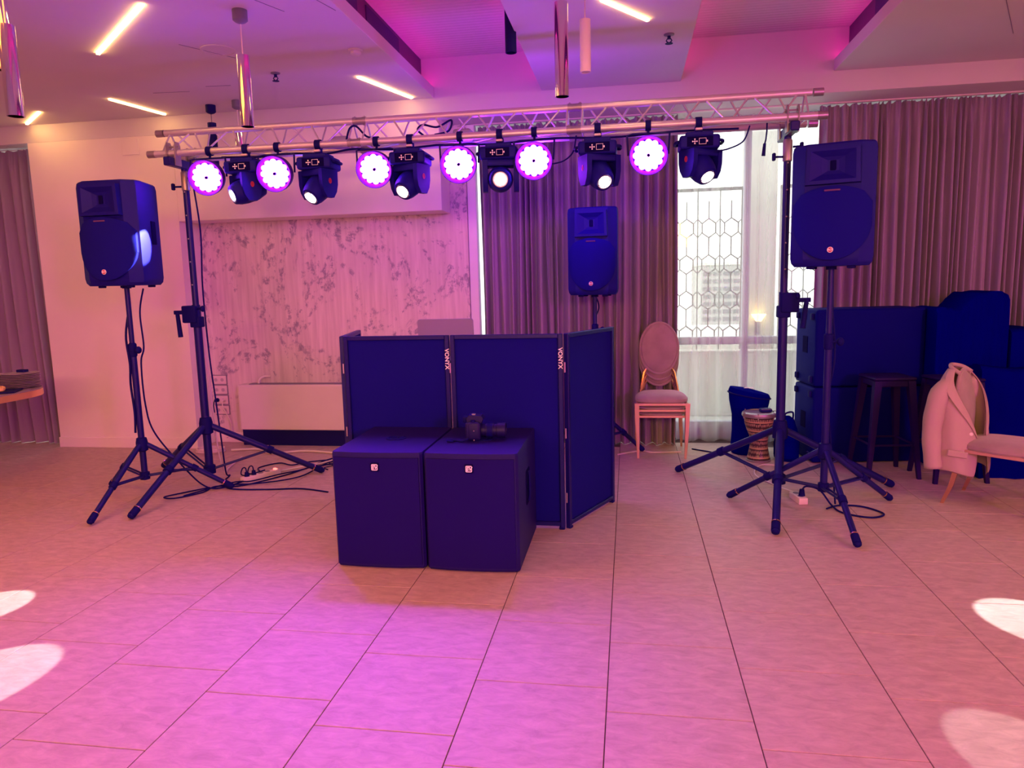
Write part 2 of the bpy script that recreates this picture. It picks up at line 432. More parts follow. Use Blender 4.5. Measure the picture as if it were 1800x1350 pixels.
# back wall: pillar, header with bulkhead, recess with decorative plaster
wb = MB()
wb.box(((-5.59 - 4.10) / 2, 6.6, ZS / 2), (1.49, 0.70, ZS))
wb.box(((-4.10 - 1.60) / 2, 6.40, (2.145 + ZS) / 2), (2.50, 0.30, ZS - 2.145), 0.004, 1)
wallb = struct('wall_back', wb, 'wall')
ob('header_beam', MB().box(((XL + XR) / 2, 6.6, (ZS + 3.5) / 2), (XR - XL, 0.70, 3.5 - ZS), 0.003, 1), 'ceil', wallb)  # darker ceiling paint stands in for shade on the header
ob('plaster_panel', MB().box(((-4.10 - 1.445) / 2, 6.60, ZS / 2), (2.655, 0.10, ZS - 0.004)), 'plaster', wallb)
ob('access_panel', MB().box((-4.52, 6.246, 2.83), (0.17, 0.008, 0.14), 0.002, 1), 'wall', wallb)
struct('baseboard_back', MB().box((-4.845, 6.243, 0.05), (1.50, 0.016, 0.10), 0.003, 1), 'wall')
struct('baseboard_back', MB().box((-2.78, 6.541, 0.05), (2.63, 0.016, 0.10), 0.003, 1), 'wall')
struct('wall_left', MB().box((XL - 0.1, 1.4, 1.7), (0.2, YW - YF + 0.4, 3.4)), 'wall')
struct('wall_right', MB().box((XR + 0.1, 1.4, 1.7), (0.2, YW - YF + 0.4, 3.4)), 'wall')
struct('wall_front', MB().box(((XL + XR) / 2, YF - 0.1, 1.7), (XR - XL, 0.2, 3.4)), 'wall')

# ceiling: raised ribbed field, dropped painted panels with dark boards and hidden strips along their edges
ceil = struct('ceiling', MB().box(((XL + XR) / 2, (YF + YB) / 2, ZC + 0.05), (XR - XL, YB - YF, 0.1)), 'ribbed')
ylen, ymid = YB - YF, (YF + YB) / 2
for x0, x1 in ((XL, -1.632), (-0.712, 0.418), (1.582, XR)):
    p = ob('dropped_panel', MB().box(((x0 + x1) / 2, ymid, ZP + 0.045), (x1 - x0, ylen, 0.09), 0.003, 1), 'ceil', ceil)
for xe, s in ((-1.632, -1), (1.582, 1)):
    xb = xe + s * 0.10
    ob('upstand', MB().box((xb + s * 0.03, ymid, (ZP + 0.09 + ZC) / 2), (0.05, ylen, ZC - ZP - 0.09)), 'slotframe', ceil)
    for y0, y1 in ((2.2, 3.55), (3.72, 4.75), (4.92, 5.62)):
        ob('slot_panel', MB().box((xb + s * 0.003, (y0 + y1) / 2, ZP + 0.205), (0.014, y1 - y0, 0.17), 0.002, 1), 'slot', ceil)
    ob('led_strip', MB().box((xe + s * 0.045, ymid, ZP + 0.098), (0.014, ylen - 0.04, 0.010)), 'cove', ceil, label='glowing magenta strip')
for xe, s in ((-0.712, 1), (0.418, -1)):
    ob('upstand', MB().box((xe + s * 0.16, ymid, (ZP + 0.09 + ZC) / 2), (0.05, ylen, ZC - ZP - 0.09)), 'ceil', ceil)
    ob('led_strip', MB().box((xe + s * 0.06, ymid, ZP + 0.098), (0.012, ylen - 0.04, 0.008)), 'cove', ceil, label='glowing magenta strip')
for a, b in (((-2.86, 4.52), (-2.66, 4.86)), ((-2.05, 3.9), (-1.95, 4.15)), ((-1.72, 3.95), (-1.66, 4.2)), ((2.1, 4.75), (2.55, 5.6)), ((-3.75, 5.52), (-3.45, 5.55)), ((-3.25, 5.45), (-3.05, 5.47))):
    a, b = Vector((*a, ZP - 0.0005)), Vector((*b, ZP - 0.0005))
    ob('seam', MB().cyl(a, b, 0.0022, seg=6), 'grey', ceil)
ob('shade_beam', MB().box(((XL + XR) / 2, 0.6, (2.62 + ZC) / 2), (XR - XL, 0.3, ZC - 2.62), 0.004, 1), 'ceil', ceil)  # unseen beam, added to keep the hall fill off the header
struct('trim_1', MB().box((1.6, 6.60, ZS - 0.006), (6.0, 0.04, 0.012), 0.003, 1), 'white')      # curtain track, right
struct('trim_2', MB().box((-7.05, 6.50, ZS - 0.006), (2.9, 0.04, 0.012), 0.003, 1), 'white')   # curtain track, left

# windows: frame, panes
def window(name, x0, x1, posts, rails, y=6.92):
    wf = MB()
    for x in posts: wf.box((x, y, ZS / 2), (0.06, 0.07, ZS), 0.004, 1)
    for z, h in rails: wf.box(((x0 + x1) / 2, y, z), (x1 - x0, 0.06, h), 0.004, 1)
    r = struct(name, wf, 'frame')
    zs = [0.0] + [z for z, _ in rails[1:-1]] + [ZS]
    zs = sorted(set([rails[0][0]] + zs[1:-1] + [rails[-1][0]]))
    for a, b in zip(posts, posts[1:]):
        for c, d in zip(zs, zs[1:]):
            ob('pane', MB().box(((a + b) / 2, y, (c + d) / 2), (b - a - 0.06, 0.008, d - c)), 'glass', r)
    return r
window('window_1', -1.50, XR, [-1.46, -0.2, 1.05, 2.3, 3.5, XR - 0.03], [(0.09, 0.16), (0.93, 0.07), (ZS - 0.03, 0.08)])
window('window_2', XL, -5.59, [XL + 0.03, -7.0, -5.62], [(0.06, 0.12), (0.93, 0.07), (ZS - 0.03, 0.08)])
struct('trim_3', MB().box((-1.402, 6.62, ZS / 2), (0.08, 0.10, ZS - 0.01), 0.004, 1), 'jamb')   # pale window jamb beside the plaster

# ---------------------------------------------------------------- outside the window
struct('floor_terrace', MB().box((3, 16, -0.08), (40, 18, 0.10)), 'terrace')
struct('wall_terrace', MB().box((3, 10.2, 0.32), (40, 0.2, 0.70), 0.01, 1), 'concrete')
struct('ground_outside', MB().box((5, 60, -8.0), (200, 140, 0.2)), 'concrete')
struct('wall_terrace', MB().box((3, 8.30, 0.34), (40, 0.12, 0.74), 0.01, 1), 'concrete')
column = ob('porch_column', MB().box((1.46, 8.75, 1.5), (0.34, 0.34, 3.2), 0.01, 1), 'column', kind='structure')
def screen(x0, x1, label):
    r = empty('lattice_screen', label, 'garden screen', ((x0 + x1) / 2, 8.5, 0), group='metal lattice screens')
    wd = x1 - x0; h = 2.48
    f = MB()
    for x in (-wd / 2, wd / 2): f.box((x, 0, h / 2), (0.03, 0.03, h))
    for z in (0.05, h): f.box((0, 0, z), (wd + 0.03, 0.03, 0.035))
    ob('frame', f, 'wire', r)
    n = max(2, round(wd / 0.24)); st = wd / n
    wire = 0.008
    for j in range(4):
        z = 2.06 - 0.4 * j
        for i in range(n):
            x = -wd / 2 + st * (i + 0.5)
            b = MB()
            pts = [(x + 0.085 * math.cos(PI / 6 + a * PI / 3) * 1.0, 0, z + 0.105 * math.sin(PI / 6 + a * PI / 3)) for a in range(7)]
            b.tube(pts, wire, 5)
            b.tube([(x, 0, z + 0.105), (x, 0, min(h, z + 0.295))], wire * 0.8, 5)
            for s in (-1, 1):
                b.tube([(x + s * 0.074, 0, z + 0.05), (x + s * st / 2, 0, z + 0.10)], wire * 0.8, 5)
                b.tube([(x + s * 0.074, 0, z - 0.05), (x + s * st / 2, 0, z - 0.10)], wire * 0.8, 5)
            ob('hexagon', b, 'wire', r)
    for i in range(n + 1):
        x = -wd / 2 + st * i
        ob('bar', MB().tube([(x, 0, 0.05), (x, 0, h)], wire * 0.9, 5), 'wire', r)
    return r
screen(0.28, 1.25, 'dark metal screen of hexagons seen through the sheer, between taupe curtain and column')
screen(1.66, 2.9, 'dark metal screen of hexagons behind the truss stand, right of the beige column')
sc = empty('wall_sconce', 'small wall lamp glowing yellow on the porch column outside', 'lamp', (1.44, 8.56, 0.98))
ob('bracket', MB().box((0, 0.0, -0.03), (0.05, 0.03, 0.18), 0.004, 1), 'grey', sc)
ob('lamp_shade', MB().lathe([(0.03, -0.02), (0.085, 0.06), (0.08, 0.062), (0.02, 0.0)], 16, T(0, -0.07, 0.05)), 'sconce', sc)
b = empty('apartment_building', 'pale grey block of flats far beyond the terrace, behind the sheer', 'building', (4.9, 40, 0))
ob('facade', MB().box((0, 3, -3), (2.2, 6, 10.4)), 'facade', b)
ob('roof', MB().box((0, 3, 2.27), (2.4, 6.2, 0.14)), 'concrete', b)
for j in range(11):
    for i in range(4):
        ob('window', MB().box((-0.78 + 0.52 * i, -0.02, 1.75 - 0.40 * j), (0.40, 0.06, 0.20)), 'facadewin', b)

# ---------------------------------------------------------------- curtains
def curtain(name, x0, x1, y, z0, z1, pleats, amp, m, label, cat, seed, group=None, flare=0.0, gather=0.10):
    rnd = random.Random(seed)
    ph = []; acc = 0
    wts = [rnd.uniform(0.55, 1.6) for _ in range(pleats)]; tot = sum(wts)
    edges = [0]
    for q in wts: edges.append(edges[-1] + q / tot)
    amps = [rnd.uniform(0.55, 1.25) for _ in range(pleats + 1)]
    cols = []
    for i in range(pleats):
        for k in range(10): cols.append((edges[i] + (edges[i + 1] - edges[i]) * k / 10, i, k / 10))
    cols.append((1.0, pleats - 1, 1.0))
    nz = 26; P = []
    for j in range(nz + 1):
        t = j / nz; z = z1 + (z0 - z1) * t
        row = []
        for (u, i, f) in cols:
            a = amp * (amps[i] * (1 - f) + amps[i + 1] * f)
            head = min(1, t / gather)
            yy = a * (0.35 + 0.65 * head) * math.sin(2 * PI * f + 0.5 * math.sin(3.1 * t + i)) * (1 + 0.25 * t)
            yy += 0.45 * a * (1 - head) * math.sin(3 * 2 * PI * f + i)
            yy += 0.22 * a * math.sin(2 * PI * f * 2 + i * 1.7 + 2 * t)
            xx = x0 + (x1 - x0) * u + 0.012 * math.sin(4 * t + i * 2.1) * t + flare * (u - 0.5) * t * t
            zz = z + (0.010 * math.sin(2 * PI * f + i * 1.3) if j == 0 else 0)
            row.append((xx, y + yy, zz))
        P.append(row)
    o = ob(name, MB().grid(P), m, angle=3.0, label=label, cat=cat, group=group)
    return o
curtain('curtain', -1.345, 0.425, 6.66, 0.004, 2.905, 22, 0.058, 'curtain', 'taupe floor-length curtain behind the middle loudspeaker, left of the sheer', 'curtain', 3)
curtain('curtain', 1.585, 4.4, 6.65, 0.004, 2.905, 46, 0.055, 'curtain', 'wide taupe pleated curtain behind the pile of black covers', 'curtain', 5)
curtain('curtain', -7.6, -5.72, 6.44, 0.003, 2.90, 17, 0.06, 'curtain', 'taupe curtain behind the buffet table, beside the pale pillar', 'curtain', 9, flare=0.16)
curtain('sheer_curtain', 0.44, 1.60, 6.80, 0.006, 2.90, 7, 0.040, 'sheer', 'white see-through voile over the window beside the chair stack', 'curtain', 11)

# ---------------------------------------------------------------- wall fittings
fan = empty('fan_coil_unit', 'long white low wall heater with dark plinth under the plaster panel', 'heater', (-3.735, 6.40, 0))
ob('casing', MB().box((0.80, 0.073, 0.375), (1.60, 0.146, 0.44), 0.008, 2), 'white', fan)
ob('front_panel', MB().box((0.80, -0.004, 0.375), (1.57, 0.010, 0.425), 0.003, 1), 'white', fan)
ob('plinth', MB().box((0.80, 0.078, 0.078), (1.58, 0.11, 0.155)), 'plinth', fan)
ob('top_grille', MB().box((0.80, 0.08, 0.597), (1.40, 0.09, 0.008), 0.002, 1), 'grey', fan)
ob('hose', MB().tube(smooth_path([(0.18, 0.08, 0.60), (0.19, 0.09, 0.64), (0.23, 0.11, 0.665), (0.28, 0.13, 0.66)], 5), 0.011, 8), 'whitepl', fan)
names = ['top socket plate of four on the plaster wall, empty', 'second socket plate from the top on the plaster wall, empty', 'third socket plate down, holding a black and a white plug', 'lowest socket plate of four on the plaster wall, empty']
for q in range(4):
    zc = 0.628 - 0.1005 * q
    s = empty('wall_socket', names[q], 'socket', (-4.005 + 0.002 * q, 6.55, zc), group='sockets on the plaster wall')
    ob('plate', MB().box((0, -0.006, 0), (0.145, 0.012, 0.083), 0.003, 1), 'whitepl', s)
    ob('back_box', MB().box((0.004, -0.002, 0), (0.156, 0.004, 0.097), 0.001, 1), 'grey', s)
    for dx in (-0.034, 0.034):
        ob('outlet', MB().lathe([(0.026, 0), (0.026, 0.006), (0.021, 0.006), (0.019, 0.002), (0.001, 0.002)], 20, T(dx, -0.0115, 0) @ FRONT), 'whitepl', s)
        ob('outlet_hole', MB().lathe([(0.017, 0), (0.017, 0.0015), (0.001, 0.0015)], 16, T(dx, -0.0135, 0) @ FRONT), 'china', s)
    if q == 2:
        pb = empty('plug', 'black plug in the third socket plate', 'plug', (-4.005 + 0.002 * q - 0.034, 6.536, zc))
        ob('body', MB().cyl((0, 0, 0), (0, -0.04, 0), 0.021, 0.016, 14), 'rubber', pb)
        ob('cable_stub', MB().tube([(0, -0.035, 0), (-0.01, -0.05, -0.01), (-0.02, -0.05, -0.05), (-0.02, -0.04, -0.12)], 0.005), 'rubber', pb)
        pw = empty('plug', 'white plug with cable in the third socket plate', 'plug', (-4.005 + 0.002 * q + 0.034, 6.536, zc))
        ob('body', MB().cyl((0, 0, 0), (0, -0.045, 0), 0.022, 0.016, 14), 'whitepl', pw)
        ob('cable', MB().tube(smooth_path([(0, -0.03, 0), (0.01, -0.05, -0.06), (0.05, -0.05, -0.14), (0.075, -0.04, -0.22), (0.07, -0.03, -0.33), (0.06, -0.1, -0.36)], 6), 0.005), 'whitepl', pw)

# ---------------------------------------------------------------- ceiling fittings
for (a, b, lab) in (((-3.466, 4.55), (-2.645, 3.866), 'longest warm LED line in the left ceiling panel, slanting towards the camera'),
                    ((-5.502, 6.172), (-5.047, 5.813), 'short warm LED line in the ceiling by the back wall, above the left curtain'),
                    ((-4.189, 5.581), (-4.090, 6.164), 'warm LED line in the ceiling above the pale pillar, end touching the wall'),
                    ((-2.017, 5.479), (-1.806, 6.176), 'warm LED line in the ceiling near the dark slot panels, above the bulkhead'),
                    ((-0.149, 4.375), (0.120, 4.765), 'warm LED line in the middle ceiling panel beside the white pendant')):
    a, b = Vector((*a, 0)), Vector((*b, 0)); d = b - a
    o = ob('led_line_lamp', MB().box((0, 0, 0), (d.length, 0.023, 0.012), 0.002, 1), 'led', label=lab, cat='ceiling light', group='warm LED lines in the ceiling')
    o.location = ((a + b) / 2) + Vector((0, 0, ZP - 0.0065)); o.rotation_euler = (0, 0, math.atan2(d.y, d.x))

sd = empty('smoke_detector', 'small white smoke detector on the left ceiling panel', 'smoke detector', (-1.809, 4.896, ZP))
ob('base', MB().lathe([(0.05, 0), (0.05, -0.012), (0.03, -0.014)], 20), 'ceil', sd)
ob('sensor_head', MB().lathe([(0.036, -0.012), (0.034, -0.028), (0.02, -0.036), (0.001, -0.037)], 20), 'ceil', sd)
ob('ceiling_speaker', MB().lathe([(0.115, 0), (0.115, -0.004), (0.10, -0.006), (0.098, -0.001), (0.001, -0.001)], 32, T(-2.68, 4.683, ZP)), 'ceil', label='flat round ring of a ceiling loudspeaker near the chrome pendant', cat='ceiling speaker')
for x, y, lab in ((-2.566, 5.248, 'dark sprinkler head under the left ceiling panel'), (0.262, 5.071, 'dark sprinkler head under the middle ceiling panel')):
    s = empty('sprinkler', lab, 'sprinkler', (x, y, ZP), group='sprinkler heads')
    ob('collar', MB().lathe([(0.034, 0), (0.034, -0.006), (0.015, -0.012)], 16), 'grey', s)
    ob('body', MB().cyl((0, 0, -0.008), (0, 0, -0.03), 0.011), 'plinth', s)
    f = MB()
    for sx in (-1, 1): f.tube([(sx * 0.010, 0, -0.028), (sx * 0.018, 0, -0.04), (sx * 0.004, 0, -0.056)], 0.004, 6)
    ob('yoke', f, 'plinth', s)
    ob('deflector', MB().lathe([(0.024, -0.056), (0.026, -0.059), (0.001, -0.06)], 12), 'plinth', s)

def pendant(x, y, ztop, zbot, m, label, r=0.036, canopy='grey', cab='whitepl', cr=0.042, ZP=ZP):
    p = empty('pendant_lamp', label, 'pendant lamp', (x, y, ZP), group='tube pendant lamps')
    ob('canopy', MB().lathe([(cr, 0), (cr, -0.055), (cr * 0.7, -0.066), (0.004, -0.075)], 20), canopy, p)
    ob('cable', MB().cyl((0, 0, -0.06), (0, 0, ztop - ZP), 0.0035, seg=8), cab, p)
    ob('tube', MB().lathe([(0.004, ztop - ZP), (r, ztop - ZP - 0.002), (r, zbot - ZP), (r * 0.86, zbot - ZP), (r * 0.86, zbot - ZP + 0.05), (0.002, zbot - ZP + 0.05)], 28), m, p)
    return p
pendant(-2.185, 4.076, 2.836, 2.441, 'chrome', 'chrome tube pendant with grey canopy hanging before the truss')
pendant(-3.543, 5.991, 2.935, 2.53, 'plinth', 'black tube pendant behind the left end of the truss', canopy='plinth', cab='grey')
pendant(-3.252, 5.908, 2.822, 2.43, 'chrome', 'far chrome tube pendant behind the truss, partly hidden by a nearer one')
pendant(-0.342, 3.95, 2.927, 2.462, 'chrome', 'chrome tube pendant between the black and the white pendants')
pendant(-0.225, 4.06, 2.872, 2.605, 'white', 'white tube pendant under the middle ceiling panel', r=0.029)
pendant(-0.738, 4.80, 3.30, 2.957, 'plinth', 'black tube pendant beside the pink-lit coffer', canopy='plinth', ZP=ZC)
pendant(-2.78, 3.06, 2.715, 2.317, 'chrome', 'nearest chrome tube pendant, lowest at the far left')
pendant(-3.077, 3.36, 2.98, 2.619, 'chrome', 'chrome tube pendant cut by the frame edge, higher than its neighbour')

# ---------------------------------------------------------------- truss
tr = empty('lighting_truss', 'long silver triangular truss across the stands, carrying all the stage lights', 'truss', (-1.11, 5.07, 2.492))
XA, XB = -2.275, 2.275        # local ends
ztop, zl, yf, yb = 0.168, 0.0, -0.12, 0.12
sections = [(-2.275, -0.76), (-0.76, 0.755), (0.755, 2.275)]
for a, b in sections:
    ob('top_chord', MB().cyl((a + 0.01, 0, ztop), (b - 0.01, 0, ztop), 0.0245, seg=14), 'alu', tr)
    ob('front_chord', MB().cyl((a + 0.01 - (0.04 if a < -2 else 0), yf, zl), (b - 0.01 + (0.01 if b > 2 else 0), yf, zl), 0.0245, seg=14), 'alu', tr)
    ob('rear_chord', MB().cyl((a + 0.01, yb, zl), (b - 0.01, yb, zl), 0.0245, seg=14), 'alu', tr)
    n = 9; st = (b - a - 0.16) / n
    for face, y in (('f', yf), ('b', yb)):
        off = 0 if face == 'f' else 1
        for k in range(n):
            xa = a + 0.08 + st * k; xb = xa + st
            up = (k + off) % 2 == 0
            za, zb = (zl, ztop) if up else (ztop, zl)
            ya, yb2 = (y, 0) if up else (0, y)
            ob('brace', MB().cyl((xa + 0.012, ya, za), (xb - 0.012, yb2, zb), 0.0065, seg=8), 'alu', tr)
    for x in (a + 0.05, b - 0.05):
        for y in (yf, yb):
            ob('end_strut', MB().cyl((x, y, zl), (x, 0, ztop), 0.0065, seg=8), 'alu', tr)
        ob('end_strut', MB().cyl((x, yf, zl), (x, yb, zl), 0.0065, seg=8), 'alu', tr)
    for k in range(4):
        xa = a + 0.1 + (b - a - 0.2) * k / 4; xb = xa + (b - a - 0.2) / 4
        ob('floor_brace', MB().cyl((xa, yf if k % 2 else yb, zl), (xb, yb if k % 2 else yf, zl), 0.0055, seg=8), 'alu', tr)
for x in (-0.76, 0.755):
    for y, z in ((0, ztop), (yf, zl), (yb, zl)):
        c = MB()
        for dx in (-0.035, 0.035): c.cyl((x + dx - 0.012, y, z), (x + dx + 0.012, y, z), 0.029, seg=14)
        c.cyl((x - 0.03, y, z), (x + 0.03, y, z), 0.026, seg=14)
        for dx in (-0.035, 0.035): c.cyl((x + dx, y, z - 0.034), (x + dx, y, z + 0.034), 0.005, seg=6)
        ob('coupler', c, 'steel', tr)
for x in (XA, XB):
    for y, z in ((0, ztop), (yf, zl), (yb, zl)):
        ob('end_sleeve', MB().lathe([(0.026, 0), (0.026, 0.06), (0.018, 0.06), (0.018, 0.02), (0.001, 0.02)], 16, T(x + (-0.05 if x < 0 else 0.05) * 0, y, z, 0, -PI / 2 if x < 0 else PI / 2)), 'steel', tr)

# ---------------------------------------------------------------- crank stands and speaker stands
def leg_set(root, feet, zc, zh, rpole, rl, mid=0.52, foot_r=0.026, ring=True):
    """feet: three local (x, y); legs start at the collar (zc), braces at the hub (zh)"""
    for fx, fy in feet:
        d = Vector((fx, fy, 0)); u = d.normalized()
        top = Vector((u.x * (rpole - 0.004), u.y * (rpole - 0.004), zc + 0.012)); end = Vector((fx, fy, 0.022))
        l = ob('leg', MB().cyl(top, end, rl, seg=12), 'metalblk', root)
        q = (end - top).normalized()
        ob('rubber_foot', MB().cyl(end - q * 0.07, end - q * 0.012, foot_r, foot_r * 1.02, 12).ball(end - q * 0.012, foot_r * 1.0, 12, (1, 1, 0.8)), 'rubber', l)
        if ring: ob('yellow_ring', MB().cyl(end - q * 0.080, end - q * 0.073, rl * 1.18, seg=12), 'gold', l, label='thin yellowish ring')
        m = top.lerp(end, mid)
        s = Vector((u.x * rpole, u.y * rpole, zh))
        side = Vector((-u.y, u.x, 0)) * 0.014
        br = MB()
        for k in (-1, 1): br.cyl(s + side * k, m + side * k, 0.0075, seg=8)
        ob('brace', br, 'metalblk', root)
        ob('bracket', MB().cyl(m - q * 0.022, m + q * 0.022, rl * 1.35, seg=12).box((0, 0, 0), (0.03, 0.04, 0.03), 0.004, 1, T(*m)), 'rubber', root)

def crank_stand(loc, feet, label, flip=1):
    r = empty('crank_stand', label, 'light stand', (*loc, 0), group='crank stands under the truss')
    ob('outer_pole', MB().cyl((0, 0, 0.10), (0, 0, 1.40), 0.030, seg=20), 'metalblk', r)
    ob('inner_pole', MB().cyl((0, 0, 1.38), (0, 0, 2.42), 0.0235, seg=20), 'metalblk', r)
    ob('collar', MB().lathe([(0.031, 0.40), (0.05, 0.41), (0.05, 0.49), (0.042, 0.53), (0.031, 0.535)], 18), 'rubber', r)
    ob('hub', MB().lathe([(0.02, 0.085), (0.045, 0.09), (0.045, 0.15), (0.031, 0.16)], 18), 'rubber', r)
    ob('winch_housing', MB().box((flip * -0.035, -0.01, 1.33), (0.115, 0.085, 0.13), 0.01, 2).box((0, 0, 1.27), (0.08, 0.075, 0.08), 0.008, 2), 'rubber', r)
    ob('crank_handle', MB().box((flip * -0.115, -0.03, 1.345), (0.10, 0.022, 0.03), 0.004, 1).cyl((flip * -0.14, -0.03, 1.345), (flip * -0.115, -0.05, 1.16), 0.015, 0.018, 12), 'rubber', r)
    k = ob('knob', MB().cyl((0.02, -0.02, 1.37), (0.075, -0.04, 1.37), 0.008, seg=8).ball((0.08, -0.042, 1.37), 0.024, 10, (0.7, 1, 1)), 'rubber', r)
    pins = MB()
    for q in range(5): pins.ball((0.0, -0.0235, 1.55 + 0.17 * q), 0.006, 8)
    ob('pin_hole', pins, 'steel', r)
    ob('head_socket', MB().lathe([(0.024, 2.24), (0.030, 2.245), (0.030, 2.37), (0.024, 2.38)], 16), 'steel', r)
    t = MB(); t.tube([(-0.03, -0.01, 2.27), (-0.075, -0.02, 2.27)], 0.007, 6); t.box((-0.088, -0.022, 2.27), (0.022, 0.03, 0.05), 0.008, 2)
    t.tube([(0.03, -0.01, 2.33), (0.07, -0.02, 2.33)], 0.007, 6); t.box((0.082, -0.022, 2.33), (0.022, 0.03, 0.05), 0.008, 2)
    ob('wing_knob', t, 'rubber', r)
    ob('cross_bar', MB().box((0, 0, 2.425), (0.055, 0.42, 0.06), 0.006, 1), 'metalblk', r)
    for y in (-0.12, 0.12):
        bk = MB()
        for dx in (-0.033, 0.033):
            bk.prism([(-0.035, 2.40), (0.035, 2.40), (0.035, 2.54), (0.02, 2.565), (-0.02, 2.565), (-0.035, 2.54)], -0.004, 0.004, T(dx, y, 0) @ Euler((PI / 2, 0, PI / 2)).to_matrix().to_4x4())
        ob('truss_bracket', bk, 'steel', r)
        ob('bracket_bolt', MB().cyl((-0.045, y, 2.535), (0.045, y, 2.535), 0.006, seg=8), 'steel', r)
    leg_set(r, feet, 0.455, 0.125, 0.030, 0.0235)
    return r
def rel(c, pts): return [(x - c[0], y - c[1]) for x, y in pts]
cL, cR = (-3.24, 5.06), (1.018, 5.075)
crank_stand(cL, rel(cL, [(-3.286, 4.188), (-2.474, 5.437), (-3.96, 5.515)]), 'black crank stand under the left end of the truss, before the wall sockets')
crank_stand(cR, rel(cR, [(0.843, 4.253), (0.37, 5.66), (1.84, 5.336)]), 'black crank stand under the right end of the truss, before the sheer window', -1)

def speaker_stand(c, feet, ztop, label, knobz=1.12):
    r = empty('speaker_stand', label, 'speaker stand', (*c, 0), group='tripod speaker stands')
    ob('outer_pole', MB().cyl((0, 0, 0.16), (0, 0, 1.12), 0.022, seg=18), 'metalblk', r)
    ob('inner_pole', MB().cyl((0, 0, 1.10), (0, 0, ztop), 0.0175, seg=18), 'metalblk', r)
    ob('clamp', MB().lathe([(0.022, 1.05), (0.028, 1.06), (0.028, 1.14), (0.0185, 1.15)], 16), 'rubber', r)
    ob('knob', MB().cyl((0.02, -0.01, 1.10), (0.05, -0.02, 1.10), 0.008, seg=8).ball((0.062, -0.024, 1.10), 0.026, 12, (0.8, 1, 1)), 'rubber', r)
    ob('collar', MB().lathe([(0.023, 0.36), (0.04, 0.37), (0.04, 0.43), (0.034, 0.46), (0.023, 0.465)], 16), 'rubber', r)
    ob('hub', MB().lathe([(0.016, 0.15), (0.034, 0.155), (0.034, 0.205), (0.023, 0.21)], 16), 'rubber', r)
    leg_set(r, feet, 0.405, 0.18, 0.024, 0.0185, mid=0.55, foot_r=0.023)
    return r
sL, sR = (-3.486, 4.635), (1.209, 4.677)
speaker_stand(sL, rel(sL, [(-3.476, 4.046), (-2.981, 4.938), (-4.0, 4.921)]), 1.60, 'black tripod stand under the loudspeaker by the pale pillar')
speaker_stand(sR, rel(sR, [(1.244, 4.071), (0.669, 4.972), (1.714, 4.989)]), 1.60, 'black tripod stand under the loudspeaker beside the right crank stand')
sM = (-0.28, 6.10)
speaker_stand(sM, rel(sM, [(0.06, 5.95 + 0.75 - 0.0), (-0.85, 6.2), (-0.15, 5.5)]) if False else [(0.40, 0.22), (-0.52, 0.18), (0.02, -0.56)], 1.46, 'black tripod stand behind the folding screen, under the middle loudspeaker')

